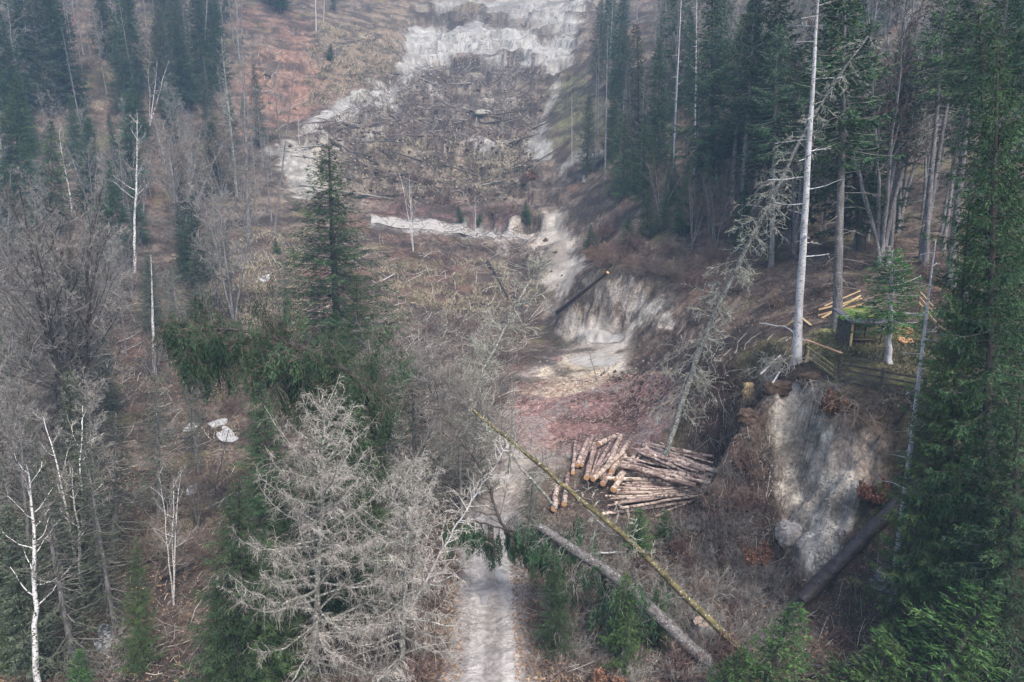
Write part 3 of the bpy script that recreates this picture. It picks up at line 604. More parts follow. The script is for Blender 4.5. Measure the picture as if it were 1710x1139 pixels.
BUO = bush(95, 1.1, 1.0, 14, 'twig_brown', leaf='leaf_orange', name='beech_sapling', cat='sapling')

def up_at(p, px, py, toppx, toppy, label, dY=0, fat=1.0, group=None, rz=None, base=None, sink=.15):
    P, Hp = p; b = hit(px, py) if base is None else np.array(base, float); b = b - [0, 0, sink]
    return put_axis(P, Hp, b, at_y(toppx, toppy, b[1] + dY), rng.random() * 6.28 if rz is None else rz, label, group, fat)
def stand(p, x, y, Hh, label, group=None, tilt=.03, fat=1.0):
    P, Hp = p; z = float(HZ(x, y)) - .15; q = Quaternion((math.cos(rng.random() * 6.28), math.sin(rng.random() * 6.28), 0), abs(rng.normal(0, tilt))); s = Hh / Hp
    return put(P, (x, y, z), (s * fat, s * fat, s), q, rng.random() * 6.28, label, group)

# ---- single trees one can point to
up_at(LAR, 528, 1175, 545, 668, 'pale leafless larch with long arched limbs, in front of dark spruces left of the road', base=(*(at_y(528,1175,31)[:2]), 0))
up_at(LAR2, 668, 1120, 690, 770, 'smaller pale leafless larch right beside the gravel road', fat=1.1, dY=0)
up_at(SPn[0], 470, 1060, 432, 632, 'dark dense spruce with bright tip, directly behind the pale leafless larch', dY=0, fat=1.15, base=(*(at_y(470,1060,36)[:2]), 0))
up_at(SPn[1], 610, 960, 630, 640, 'dark spruce behind the larch whose side branches reach the gravel road', fat=.9)
for px, py, tx, ty, k, lb, ft in [(560,1010,575,620,0,'dense black green spruce right behind the top of the pale larch',1.5),(400,1139,395,800,0,'dark spruce in the shade left below the pale larch',1.4)]:
    up_at(SPn[k], px, py, tx, ty, lb, fat=ft)
for px, py, tx, ty, lb, ft in [(700,880,690,610,'grey green ragged conifer in the tangle left of the lichen tree',1.4),(640,840,640,600,'ragged grey conifer behind the second larch',1.9),(800,830,790,690,'low ragged conifer where the mud flow reaches the road',2.0),(880,900,890,790,'ragged dark conifer right of the road bend',2.0)]:
    up_at(SPt[0], px, py, tx, ty, lb, fat=ft)
for px, py, tx, ty, lb, ft in [(790,850,800,660,'grey bare larch in the tangle left of the red bark litter',1.3),(735,800,735,610,'grey bare larch at the left of the lichen tree',1.4),(850,790,858,640,'thin grey larch at the right of the lichen tree',1.2),(690,1000,700,770,'grey bare larch between the second larch and the road',1.2),(600,800,605,590,'grey bare larch behind the dense black green spruce',1.3),(770,870,765,700,'short grey larch where hanging boughs meet the road',1.6),(660,760,662,580,'grey bare larch between conical spruce and leaning crown',1.5),(700,720,702,570,'slim bare larch at the near side of the brush clearing',1.5)]:
    up_at(LARF, px, py, tx, ty, lb, fat=ft)
up_at(SPn[0], 565, 640, 545, 235, 'tall conical spruce standing alone on the open slope in the middle', fat=1.65)
up_at(SPn[1], 600, 700, 595, 455, 'olive green spruce just in front of the tall conical spruce', fat=1.25)
up_at(SPy[0], 575, 660, 560, 520, 'small bright green spruce at the foot of the tall conical spruce', fat=1.1)
# right edge
up_at(SPn[0], 1690, 1139, 1675, 60, 'huge dark green spruce nearest the right edge of the wood', base=(23.5, 30, 5), fat=.7)
up_at(SPn[1], 1630, 1139, 1625, 330, 'big spruce with yellow green branch ends beside the long dark fallen trunk', base=(22, 31, 4.5), fat=.75)
up_at(SPn[0], 1700, 900, 1640, 0, 'towering dark spruce behind the huge spruce on the right', base=(28, 36.5, 10), fat=.9)
up_at(SPn[1], 1570, 1100, 1580, 560, 'narrow spruce screening the right end of the rail fence', base=(20.2, 31, 2), fat=.75)
up_at(SPn[0], 1720, 700, 1720, -100, 'dark spruce behind the fence at the far right', base=(36, 46, 13.5), fat=.9)
up_at(SPn[0], 1700, 1139, 1700, 640, 'lower dark spruce filling the right edge below the huge one', base=(23.5, 27.5, 1.5), fat=1.2)
up_at(SPy[0], 1630, 1190, 1640, 985, 'young yellow green spruce in the lower right corner', base=(18, 26.5, .2), fat=1.8)
up_at(SPy[0], 1520, 1180, 1500, 1075, 'low young spruce left of the one in the lower right corner', base=(15, 26.5, .2), fat=1.8)
up_at(SPy[0], 1330, 1190, 1335, 1010, 'young green spruce in front of the lower end of the dark fallen trunk', base=(11.3, 27, 0), fat=1.3)
up_at(SPy[0], 1240, 1180, 1245, 1085, 'small young spruce beside the root end of the grey fallen trunk', base=(9.2, 27.5, 0), fat=1.3)
up_at(SPy[0], 1065, 925, 1068, 850, 'low bushy spruce just in front of the log pile', fat=1.6)
up_at(SPy[0], 1110, 905, 1112, 852, 'smallest of the green spruces in front of the log pile', fat=1.6)
up_at(SPy[0], 1040, 1110, 1045, 960, 'young dark green spruce under the grey fallen trunk', fat=1.0)
up_at(SPy[0], 1100, 1080, 1098, 985, 'young spruce between the two leaning trunks', fat=1.0)
up_at(SPn[0], 930, 1090, 925, 915, 'dark small spruce on the right verge of the gravel road', fat=1.1)
up_at(SPy[1], 1485, 607, 1490, 420, 'small bright spruce with white stem inside the fenced grove', fat=1.7)
up_at(POLE[1], 1330, 606, 1366, -40, 'tall straight pale grey trunk with split base on the rim of the clay scar', fat=1.9, dY=-2)
up_at(SPb[0], 1397, 548, 1412, -70, 'grey trunked spruce behind the crossed planks in the grove', fat=1.1)
for px, py, tx, ty, k, lb in [(1505,1080,1560,400,72,'slim blue grey trunk among the big spruces beside the cut stumps'),]:
    up_at(POLE[1], px, py, tx, ty, lb, fat=1.3, base=hit(1490, 1000))
for px, py, tx, ty, p, lb, ft in [
    (1587,478,1640,-60,SPb[1],'pale trunked spruce with bare stem right of the grove fence',1.2),
    (1610,500,1690,-50,SPb[1],'second pale bare stem close behind it at the edge of the big spruces',1.1),
    (1545,440,1580,-40,SPb[1],'thin grey stem behind the leaning planks of the fence',.9),
    (1470,445,1500,-40,BT[3],'old forked leafless tree with mossy limbs behind the small bright spruce',.9),
    (1288,445,1300,40,SPb[0],'spruce with grey stem left of the tall pale trunk',.9),
    (1236,415,1262,-20,SPb[0],'slender dark spruce at the edge of the wood above the clay bank',.8),
    (1122,322,1140,-60,POLE[1],'very thin straight pale stem at the left side of the right hand wood',.7),
    (1160,290,1165,-80,POLE[1],'thin bare stem standing in front of dark blue spruces',.7),
    (955,275,955,150,POLE[1],'single thin stem on the pale ledge right of the landslide',.7),
    (1010,300,1015,20,POLE[0],'dark slender dead stem at the right margin of the landslide',.8),
    (1102,300,1100,60,SPd[1],'dark spruce second from the landslide margin',.9),
    (1068,300,1062,40,SPd[3],'hazy narrow spruce beside the landslide margin',.9),
    (1040,330,1040,190,SPy[0],'small green spruce on the red brown slope right of the landslide',1.0),
    (1075,345,1075,190,SPd[2],'bushy mid green spruce low on the red brown slope',1.2),
    (1190,330,1190,-40,SPd[0],'large dark spruce in the middle of the wooded slope',1.1),
    (1330,400,1290,-60,SPd[0],'large dark spruce directly behind the tall pale trunk',1.2),
    (1440,420,1395,-60,SPd[0],'broad dark spruce behind the grove',1.1)]:
    up_at(p, px, py, tx, ty, lb, fat=ft)
# middle and left
for px, py, tx, ty, p, lb, ft in [
    (416,400,402,-60,POLE[0],'tall grey dead stem left of the landslide foot, the thickest there',1.0),
    (458,388,497,70,POLE[0],'leaning dark dead stem beside the pale path to the landslide',.8),
    (470,555,472,385,POLE[0],'thin dark stem on the grassy slope left of the conical spruce',.9),
    (476,525,474,460,SPt[0],'tiny sparse conifer left of the conical spruce',1.2),
    (690,420,680,285,BIR[1],'slender pale forked birch standing on the far forest road bank',.8),
    (795,393,793,330,BIR[0],'small pale stem at the far forest road',.8),
    (500,240,497,190,BIR[0],'small birch at the tip of the pale left scar tongue',.8),
    (392,550,385,260,BT[1],'leafless multi stemmed tree in front of the grassy slope',.9),
    (258,625,250,425,SPt[1],'sparse conifer with thin white stem in the left clearing',1.1),
    (265,860,262,625,SPt[0],'sparse grey green conifer beside the white snow patches',1.1),
    (232,1120,228,895,SPn[1],'young spruce with bright tip beside the rocky brook',.8),
    (130,1160,132,1085,SPy[0],'bright green little spruce at the bottom left edge',1.2),
    (62,1160,52,770,BIR[0],'white barked birch with black marks in the left foreground',1.1),
    (137,1012,112,700,BIR[1],'pair of pale stems just right of the white birch',1.0),
    (168,965,152,640,BT[2],'grey stem right of the pair of pale stems',1.0),
    (52,1010,20,640,BT[2],'grey stem directly behind the white birch',1.1),
    (28,950,-30,650,BT[0],'leaning brown stem at the left edge',1.2),
    (290,1010,285,770,BIR[1],'thin white double stemmed birch at the brook, left of the pale larch',.7),
    (350,850,385,700,POLE[0],'short dark leaning snag beside the snow patches',1.3),
    (120,790,95,310,BT[5],'big dark many stemmed leafless tree in the left wood',1.0),
    (225,455,228,200,BIR[0],'pale slender stem rising from the middle of the left wood',.9),
    (395,330,370,60,LARF,'thin leafless larch above the clearing on the left',.9),
    (105,780,110,400,BT[1],'leafless tree with pale upright stems in the left wood',1.0),
    (305,420,300,190,BT[3],'round crowned leafless tree with spreading fine twigs',1.3),
    (370,330,375,215,BT[3],'low spreading leafless tree beside the slide foot',1.3),
    (250,210,262,95,BIR[1],'cluster of white slender stems in front of the hazy wood',1.0),
    (345,170,320,-60,POLE[0],'first of the tall dark stems standing close together in the hazy wood',1.2),
    (335,165,350,-80,POLE[0],'second of the tall dark stems standing close together in the hazy wood',1.1),
    (125,150,102,-20,POLE[0],'leaning dark stem in the hazy wood at the upper left',1.0),
    (528,52,525,-80,POLE[1],'pale stem at the forest edge left of the landslide top',1.0),
    (540,40,545,-80,POLE[1],'thinner pale stem beside it at the forest edge above the red slope',.7),
    (150,355,148,195,SPd[0],'dark narrow spruce in front of the hazy wood',1.2),
    (222,330,215,150,SPd[0],'tall dark spruce with round flank in the left wood',1.3),
    (325,475,318,325,SPd[0],'dark spruce left of the clearing with the pale larch stem',1.4),
    (30,330,28,120,SPd[2],'green spruce at the upper left edge',1.2),
    (85,390,85,200,SPd[2],'dull green spruce behind the big leafless tree',1.2),
    (255,560,245,430,SPd[3],'grey green spruce behind the white stemmed conifer',1.4),
    (330,560,325,420,SPd[3],'grey green spruce at the left margin of the clearing',1.4),
    (190,930,190,690,SPt[0],'thin dark conifer behind the pair of pale stems',1.6),
    (20,1120,18,950,SPn[1],'mossy green young spruce in the lower left corner',1.0),
    (80,1010,90,830,SPd[3],'shaded spruce behind the white birch',1.3),
    (365,1139,360,960,SPn[1],'dark lower spruce left of the pale larch base',1.0),
    (1000,640,975,560,LARF,'thin twiggy dead stem by the puddles',.6),
    (970,765,978,640,POLE[0],'thin black snag standing left of the log pile',.5)]:
    up_at(p, px, py, tx, ty, lb, fat=ft)
up_at(BT[0], 1128, 745, 1450, 60, 'long leaning dead tree covered in grey lichen, leaning right past the tall pale trunk', base=hit(1115, 745)) if False else None

# ---- trees filling the woods
def fill(poly, n, kinds, hr, label, group, mind=3.2, fat=1.0):
    P = np.array(poly, float); k = 0; got = []; tries = 0
    while len(got) < n and tries < n * 40:
        tries += 1
        px = rng.uniform(P[:, 0].min(), P[:, 0].max()); py = rng.uniform(P[:, 1].min(), P[:, 1].max())
        if poly_sd(np.array(px), np.array(py), P) < 0: continue
        h = hit(px, py)
        if any((h[0] - q[0]) ** 2 + (h[1] - q[1]) ** 2 < mind ** 2 for q in got): continue
        got.append(h); ki = rng.choice(len(kinds), p=[q[1] for q in kinds]); stand(kinds[ki][0], h[0], h[1], rng.uniform(*hr), label[kinds[ki][2]], group[kinds[ki][2]], fat=fat * rng.uniform(.85, 1.2))
SB = 'hazy spruce crowded among others on the upper left slope'; 
def zonef(poly, n, mix_, hr, where, mind=3.2, fat=1.0):
    fill(poly, n, mix_, hr, {'s': 'dark spruce ' + where, 'b': 'leafless broadleaf tree ' + where, 'p': 'bare dead stem ' + where}, {'s': 'spruces ' + where, 'b': 'leafless trees ' + where, 'p': 'dead stems ' + where}, mind, fat)
zonef([(-120,20),(400,-10),(520,0),(440,60),(380,150),(330,200),(100,220),(-120,260)], 105, [(SPd[0],.25,'s'),(SPd[1],.2,'s'),(SPd[3],.15,'s'),(BT[0],.12,'b'),(BT[4],.14,'b'),(POLE[0],.14,'p')], (18,30), 'crowded in the hazy wood left of the landslide')
zonef([(985,90),(1045,20),(1075,330),(965,320),(1000,200)], 20, [(SPd[3],.25,'s'),(SPd[1],.2,'s'),(BT[4],.2,'b'),(LARF,.15,'b'),(POLE[0],.2,'p')], (14,24), 'loosely spaced along the right edge of the landslide', 3)
zonef([(540,-20),(680,-20),(640,10),(545,40)], 8, [(POLE[0],.3,'p'),(BT[4],.4,'b'),(SPd[3],.3,'s')], (14,22), 'at the upper left corner of the landslide', 4)
zonef([(230,230),(480,240),(450,400),(300,420)], 16, [(BT[0],.3,'b'),(BT[2],.25,'b'),(POLE[0],.25,'p'),(SPd[3],.2,'s')], (12,20), 'between the left wood and the foot of the landslide', 4)
zonef([(300,120),(420,100),(440,240),(480,330),(400,380),(340,300)], 12, [(LARF,.4,'b'),(BT[4],.3,'b'),(POLE[0],.3,'p')], (10,20), 'thinly spaced at the edge of the red brown slope', 4)
zonef([(-150,-120),(560,-120),(500,0),(-150,20)], 34, [(SPd[0],.4,'s'),(SPd[1],.3,'s'),(BT[4],.3,'b')], (20,28), 'standing highest on the hazy slope left of the landslide', 4)
zonef([(-100,260),(100,230),(330,215),(380,330),(340,430),(-100,460)], 60, [(SPd[0],.2,'s'),(SPd[3],.15,'s'),(BT[1],.1,'b'),(BT[2],.3,'b'),(SPd[1],.15,'s'),(BIR[0],.1,'b')], (10,16), 'in the mixed wood on the lower left slope')
zonef([(-100,470),(230,450),(230,560),(200,700),(150,850),(-100,900)], 60, [(SPt[0],.18,'s'),(SPd[3],.22,'s'),(BT[0],.2,'b'),(BT[1],.1,'b'),(BT[2],.3,'b')], (9,15), 'around the big leafless tree at the left', 2.2)
zonef([(-100,880),(230,900),(200,1139),(-100,1139)], 26, [(SPt[0],.35,'s'),(SPd[3],.35,'s'),(BT[2],.3,'b')], (8,13), 'behind the white birch in the left foreground', 1.6)
zonef([(250,560),(400,600),(390,800),(330,900),(240,800)], 8, [(SPt[0],.5,'s'),(BT[3],.5,'b')], (5,9), 'around the snow patches', 2.2)
zonef([(1030,-40),(1100,250),(1250,330),(1750,330),(1800,-60)], 118, [(SPd[0],.10,'s'),(SPd[1],.07,'s'),(SPd[2],.07,'s'),(SPb[0],.12,'s'),(BT[0],.34,'b'),(BT[4],.30,'b')], (18,30), 'crowded in the steep wood right of the landslide', 2.6)
zonef([(1030,-120),(1000,-40),(1800,-60),(1800,-160)], 18, [(SPd[0],.4,'s'),(SPd[1],.3,'s'),(BT[0],.3,'b')], (22,30), 'standing highest on the slope right of the landslide', 4)
zonef([(1150,340),(1560,330),(1600,420),(1560,450),(1250,420)], 26, [(SPb[0],.3,'s'),(SPb[1],.35,'s'),(BT[4],.2,'b'),(BT[1],.15,'b')], (20,28), 'behind the fenced grove', 3)
zonef([(1120,300),(1250,350),(1250,420),(1150,420),(1080,380)], 16, [(SPd[2],.4,'s'),(BT[3],.6,'b')], (7,11), 'low on the slope above the clay bank', 3)

zonef([(240,400),(420,420),(400,590),(250,600)], 12, [(SPt[0],.35,'s'),(SPd[3],.15,'s'),(BT[2],.3,'b'),(BT[0],.2,'b')], (9,14), 'on the left margin of the grassy clearing', 2.5)
up_at(SPn[1], 450, 1139, 455, 900, 'shaded green spruce under the lower left limbs of the pale larch', fat=1.4)
up_at(SPn[0], 590, 1139, 600, 800, 'dark spruce seen through the twigs of the pale larch', base=(*at_y(590,1139,34.5)[:2], 0), fat=1.3)
# ---- leaning and fallen trees crossing the picture (each a bent trunk with its own limbs)
def leaner(name, cat, label, pts, r0, r1, bark, twig, nlim=40, llen=(1, 3), kids=(0, 1.3, 1.0, .4), start=.3, upd=(0, 0, .3), hang=None, rmin=.012, need=None, seed=0, curt=.5, ahead=.6, lim_r=.03, fine=0):
    P = np.array([at_y(*q) for q in pts]); rg = np.random.default_rng(seed)
    s = np.linspace(0, 1, len(P)); u = np.linspace(0, 1, 30); Q = np.stack([np.interp(u, s, P[:, k]) for k in range(3)], 1)
    for _ in range(3): Q[1:-1] = (Q[:-2] + 2 * Q[1:-1] + Q[2:]) / 4
    Q[1:-1] += rg.normal(0, .03, (28, 3)); o0 = Q[0].copy(); Q -= o0
    root = bpy.data.objects.new(name, None); COL.objects.link(root); root.location = o0; tag(root, label, cat)
    mt = MB(); mt.path(Q, r0 + (r1 - r0) * u, 9, 0, .5, .15, cap=0, seed=seed); link('trunk', mt.mesh('trunk', [M[bark]]), root)
    out = []; ax = nrm(np.gradient(Q, axis=0))
    nP = []; nD = []; nT = []
    for k in range(nlim):
        f = start + (1 - start) * (k + rg.random()) / nlim; i = min(int(f * 29), 28); p = Q[i] + (Q[i + 1] - Q[i]) * (f * 29 - i)
        a = rg.random() * 6.28; e1 = nrm(np.cross(ax[i], [0, 0, 1.])); e2 = np.cross(ax[i], e1)
        d = nrm(e1 * math.cos(a) + e2 * math.sin(a) + ax[i] * ahead + np.array(upd)); L = rg.uniform(*llen) * (1.15 - .5 * f)
        n0 = len(out); grow(rg, out, p, d, L, lim_r, 1, 3, hang if hang is not None else .03, .18, kids, rmin)
        if need:
            o = np.array(out[n0:]); q = rg.integers(0, len(o), len(o) * 5); ff = rg.random((len(q), 1)); pos = o[q, :3] * (1 - ff) + o[q, 3:6] * ff
            # drooping needle curtains
            dl = rg.random((len(q), 1)) ** 1.5 * curt; nP.append(pos + np.array([0, 0, -1.]) * dl + rg.normal(0, .04, pos.shape)); nD.append(nrm(rg.normal(0, .4, pos.shape) + np.array([0, 0, -1.]))); nT.append(np.full(len(q), rg.random()))
    o = np.array(out); mb = MB(); big = (o[:, 8] <= 1)
    mb.segs(o[big, :3], o[big, 3:6], o[big, 6], o[big, 7], 4, 1); mb.segs(o[~big, :3], o[~big, 3:6], o[~big, 6], o[~big, 7], 3, 0, np.clip(.5 + rg.normal(0, .25, (~big).sum()), 0, 1))
    link('branches', mb.mesh('branches', [M[twig], M[bark]], False), root)
    if need:
        mn = MB(); tufts(mn, np.concatenate(nP), np.concatenate(nD), .2, .06, 0, np.clip(np.concatenate(nT), 0, 1), rg); link('crown', mn.mesh('crown', [M[need]], False), root)
    return root
leaner('fallen_spruce', 'fallen spruce', 'thick grey fallen spruce trunk rising from the lower right towards the gravel road',
    [(1245,1165,29.6),(1120,1050,31.4),(1040,972,33),(945,908,34.6),(900,880,35.4)], .38, .24, 'bark_trunk', 'twig_grey', 50, (1.5, 3.4), start=.3, upd=(0, 0, -.8), hang=-.12, need='needle_dark', seed=3, curt=1.1, kids=(0, 1.1, .9, .3))
leaner('leaning_spruce', 'leaning spruce', 'drooping dark spruce top loaded with brown cones, bent left over the snow patches',
    [(640,690,39.5),(590,625,40),(530,590,40.7),(450,560,41.5),(370,548,42.2),(305,556,42.8)], .24, .04, 'bark_dark', 'twig_brown', 150, (2.0, 4.4), start=.02, upd=(0, 0, -.6), hang=-.10, need='needle_dark', seed=4, curt=1.2, kids=(0, 1.5, 1.1, .4))
leaner('leaning_tree', 'leaning tree', 'long mossy yellow green trunk leaning from the lower right across the log pile',
    [(1275,1125,30.2),(1150,1000,32.6),(1040,890,35),(940,810,37),(870,750,38.6),(790,685,40.4)], .22, .10, 'bark_moss', 'twig_lichen', 34, (.6, 2.0), start=.3, seed=5)
leaner('leaning_branchy_tree', 'leaning tree', 'pale twiggy crown fanning out to the left above the road, beyond the mossy trunk',
    [(930,850,39.5),(860,770,41),(800,700,42.4),(740,650,44),(680,625,45.5),(610,600,47)], .09, .03, 'bark_lichen', 'twig_grey', 90, (1.8, 4.6), start=.2, upd=(-.1, 0, .1), seed=6, kids=(0, 1.6, 1.2, .4), ahead=.9)
leaner('lichen_tree', 'leaning tree', 'dark crooked tree crusted with white lichen leaning over the road to the right',
    [(690,930,43),(724,800,45),(758,735,46),(787,674,47),(803,625,47.6),(830,577,48.4),(873,487,49.6),(910,430,50.5)], .20, .05, 'bark_lichen', 'twig_lichen', 110, (1.0, 3.0), start=.12, seed=7, kids=(0, 1.6, 1.2, .5), ahead=.2)
leaner('lichen_spruce', 'leaning dead spruce', 'long dead spruce covered in grey lichen leaning right past the tall pale trunk',
    [(1112,760,55),(1150,640,56),(1180,550,56),(1222,465,55),(1270,370,54),(1320,265,53),(1375,165,52),(1450,60,51)], .26, .06, 'bark_lichen', 'twig_lichen', 120, (1.2, 3.2), start=.08, seed=8, kids=(0, 1.6, 1.1, .5), ahead=-.1, upd=(0, 0, -.35), hang=-.03)
leaner('bending_trunk', 'leaning tree', 'second thin pale trunk running beside the mossy one over the red bark litter',
    [(1010,880,40),(930,800,41),(870,745,42),(815,690,43),(770,640,44.5)], .05, .03, 'bark_grey', 'twig_grey', 24, (.8, 2), start=.2, seed=9)
leaner('leaning_tree', 'leaning tree', 'thin grey tree leaning right, standing left of the lichen crusted one', [(610,930,41),(680,790,42),(760,640,43.5)], .10, .03, 'bark_grey', 'twig_grey', 46, (.8, 2.6), start=.1, seed=21, ahead=.4)
leaner('leaning_tree', 'leaning tree', 'dark thin tree leaning left over the tangle beside the road', [(860,930,38),(805,790,39.5),(715,645,41)], .11, .03, 'bark_dark', 'twig_grey', 50, (.8, 2.8), start=.1, seed=22, ahead=.4)
leaner('leaning_tree', 'leaning tree', 'pale thin branchy stem leaning right above the hanging spruce boughs', [(690,1010,35),(760,880,36),(850,740,38)], .08, .02, 'bark_pale', 'twig_pale', 40, (.6, 2.0), start=.1, seed=23, ahead=.4)
leaner('drooping_spruce_bough', 'spruce bough', 'hanging dark spruce boughs above the gravel road',
    [(700,860,38),(770,865,37.5),(830,880,37),(880,890,36.6),(930,915,36)], .07, .03, 'bark_dark', 'twig_brown', 34, (1.0, 2.0), start=.1, upd=(0, 0, -1.2), hang=-.25, need='needle_dark', seed=10, curt=.9)

# ---- undergrowth
def scatter_px(poly, n):
    P = np.array(poly, float); out = np.zeros((0, 2))
    while len(out) < n:
        q = np.c_[rng.uniform(P[:, 0].min(), P[:, 0].max(), n * 2), rng.uniform(P[:, 1].min(), P[:, 1].max(), n * 2)]
        q = q[poly_sd(q[:, 0], q[:, 1], P) > 0]; out = np.r_[out, q]
    return hitN(out[:n, 0], out[:n, 1])
def shrubs(poly, n, kinds, hs, label, group):
    for h in scatter_px(poly, n):
        if line_d(h[0], h[1], road_c) < 2.6 and h[1] < 60: continue
        stand(kinds[rng.integers(len(kinds))], h[0], h[1], rng.uniform(*hs), label, group, tilt=.12)
shrubs([(950,390),(1150,400),(1240,440),(1200,520),(1130,480),(960,450)], 34, [BU[0], BU[1]], (1.6, 3.2), 'leafless brown thicket bush above the clay bank', 'bushes above the clay bank')
shrubs([(640,300),(880,290),(880,360),(640,350)], 16, [BU[1], BU[3]], (1.5, 3), 'low purple brown bush above the far forest road', 'bushes above the far forest road')
shrubs([(880,880),(1200,870),(1330,1000),(1330,1139),(900,1139)], 46, [BU[0], BU[1], BU[2], BU[3]], (.8, 2.0), 'tangled brown bush among the debris below the log pile', 'bushes below the log pile')
shrubs([(880,900),(1200,860),(1330,960),(1330,1100),(900,1100)], 44, [BU[2]], (1.2, 2.6), 'tall fine grey brush among the debris below the log pile', 'tall brush below the log pile')
shrubs([(1130,700),(1300,860),(1300,1000),(1180,900)], 16, [BU[2]], (.8, 1.8), 'fine grey brush between the log pile and the clay scar', 'brush between pile and scar')
shrubs([(600,900),(745,880),(740,1139),(600,1139)], 22, [BU[0], BU[2], BU[3]], (.8, 2.0), 'twiggy bush on the left verge of the gravel road', 'bushes left of the gravel road')
shrubs([(-60,450),(330,450),(400,700),(380,1139),(-60,1139)], 34, [BU[0], BU[2], BU[0], BU[3]], (1.0, 2.8), 'grey leafless bush on the floor of the left wood', 'bushes in the left wood')
shrubs([(640,560),(850,550),(840,640),(800,800),(660,820)], 40, [BU[0], BU[2], BU[3]], (1.0, 2.4), 'grey tangled bush in the clearing left of the puddles', 'bushes in the clearing')
shrubs([(1110,560),(1200,620),(1280,800),(1330,960),(1240,940),(1130,800)], 26, [BU[0], BU[1], BU[3]], (.7, 1.7), 'small brown bush in the dark gully left of the clay scar', 'bushes in the gully')
shrubs([(1150,420),(1600,400),(1600,470),(1350,520),(1180,500)], 20, [BU[1], BU[3], BU[0]], (.8, 2.0), 'bush on the red brown forest floor behind the grove', 'bushes behind the grove')
shrubs([(1380,900),(1560,900),(1560,1120),(1380,1120)], 12, [BU[0], BU[3]], (.6, 1.3), 'small bush in the shade under the dark fallen trunk', 'bushes below the dark fallen trunk')
shrubs([(0,120),(420,100),(480,330),(380,420),(0,420)], 24, [BU[2], BU[0]], (2.0, 3.6), 'hazy leafless bush under the trees on the left slope', 'bushes on the left slope')
for px, py, lb in [(1105,905,'orange leaved beech sapling in front of the log pile'), (1000,1055,'orange leaved sapling at the right road verge'), (1012,1150,'rust coloured leafy sapling at the bottom edge right of the road'), (1265,935,'small rust coloured sapling by the debris boulder'),
                   (1000,430,'orange beech sapling above the clay bank beside the dark slanting log'), (885,300,'reddish sapling right of the landslide foot'), (1462,830,'orange sapling at the right rim of the clay scar'), (1395,680,'red brown leafy sapling just under the fence on the scar rim')]:
    h = hit(px, py); stand(BUO, h[0], h[1], 1.1 if h[1] < 60 else 2.2, lb)
# dense low conifers on the debris
for i, (px, py, hh, lb) in enumerate([(770,372,4,'small dark spruce above the far forest road, left one of two'), (800,375,3,'small dark spruce above the far forest road, right one of two'), (880,372,5,'bushy spruce where the mud flow meets the far road'),
        (985,420,5,'dark overturned looking spruce at the top of the clay bank'), (1080,400,7,'bushy dark spruce on the slope above the clay bank'), (1140,395,7,'mid sized spruce left of the lichen tree top'), (1050,410,5,'low spruce hanging over the clay bank'),
        (465,425,3,'small juniper like spruce on the grassy slope'), (550,100,5,'uprooted dark spruce on the slope left of the landslide'), (410,190,4,'little hazy spruce at the red slope'), (1290,440,4,'young dark spruce behind the long lichen tree'), (1360,335,6,'mid green spruce behind the tall pale trunk')]):
    h = hit(px, py); stand(SPd[2], h[0], h[1], hh, lb, fat=1.9, tilt=.15)

# loose sticks, twigs and leaves lying about: nobody could count them
def litter(name, label, zones, mname, ln, r, k=3, flat=.12, seed=1):
    rg = np.random.default_rng(seed); P = np.concatenate([scatter_px(z, n) for z, n in zones]); n = len(P)
    P = P[~((line_d(P[:, 0], P[:, 1], road_c) < 2.0) & (P[:, 1] < 56) & (rg.random(n) < .93))]; n = len(P)
    a = rg.random(n) * math.pi; L = rg.uniform(*ln, n) * np.clip(P[:, 1] / 60, .7, 2.2); rr_ = rg.uniform(*r, n) * np.clip(P[:, 1] / 55, .7, 2.4)
    B = P.copy(); B[:, 0] += np.cos(a) * L; B[:, 1] += np.sin(a) * L; B[:, 2] = HZ(B[:, 0], B[:, 1]) + rg.random(n) * L * flat * 3
    A = P + [0, 0, .03]; dv = B - A; dv *= (L / np.maximum(np.linalg.norm(dv, axis=1), 1e-6))[:, None]; B = A + dv; Mi = (A + B) / 2 + rg.normal(0, .06, (n, 3)) * L[:, None]; Mi[:, 2] = np.maximum(Mi[:, 2], np.minimum(HZ(Mi[:, 0], Mi[:, 1]) + .03, Mi[:, 2] + .3))
    mb = MB(); t = np.clip(rg.normal(.5, .25, n), 0, 1); mb.segs(A, Mi, rr_, rr_ * .8, k, 0, t); mb.segs(Mi, B, rr_ * .8, rr_ * .5, k, 0, t)
    link(name, mb.mesh(name, [M[mname]], False), kind='stuff', label=label)
Zdeb = [(880,860),(1200,850),(1340,1000),(1330,1139),(880,1139)]; Zgul = [(1110,560),(1330,570),(1280,700),(1310,850),(1330,960),(1180,900)]
Zclr = [(620,530),(900,520),(860,640),(820,860),(640,860)]; Zlow = [(1340,960),(1560,860),(1580,1139),(1340,1139)]; Zsl = [(600,240),(900,230),(900,110),(700,110),(500,230)]
Zred = [(850,640),(1130,620),(1130,700),(1060,760),(870,760)]; Zleft = [(-60,450),(330,450),(400,700),(380,1139),(-60,1139)]; Zgrass = [(420,400),(900,400),(900,540),(400,560)]
litter('dead_branches', 'pale broken sticks strewn over debris and clearings', [(Zdeb, 500), (Zgul, 350), (Zclr, 600), (Zlow, 200), (Zsl, 500), (Zleft, 500), (Zgrass, 250), ([(400,60),(600,40),(600,230),(420,220)], 160)], 'twig_pale', (.5, 2.6), (.014, .035), seed=1)
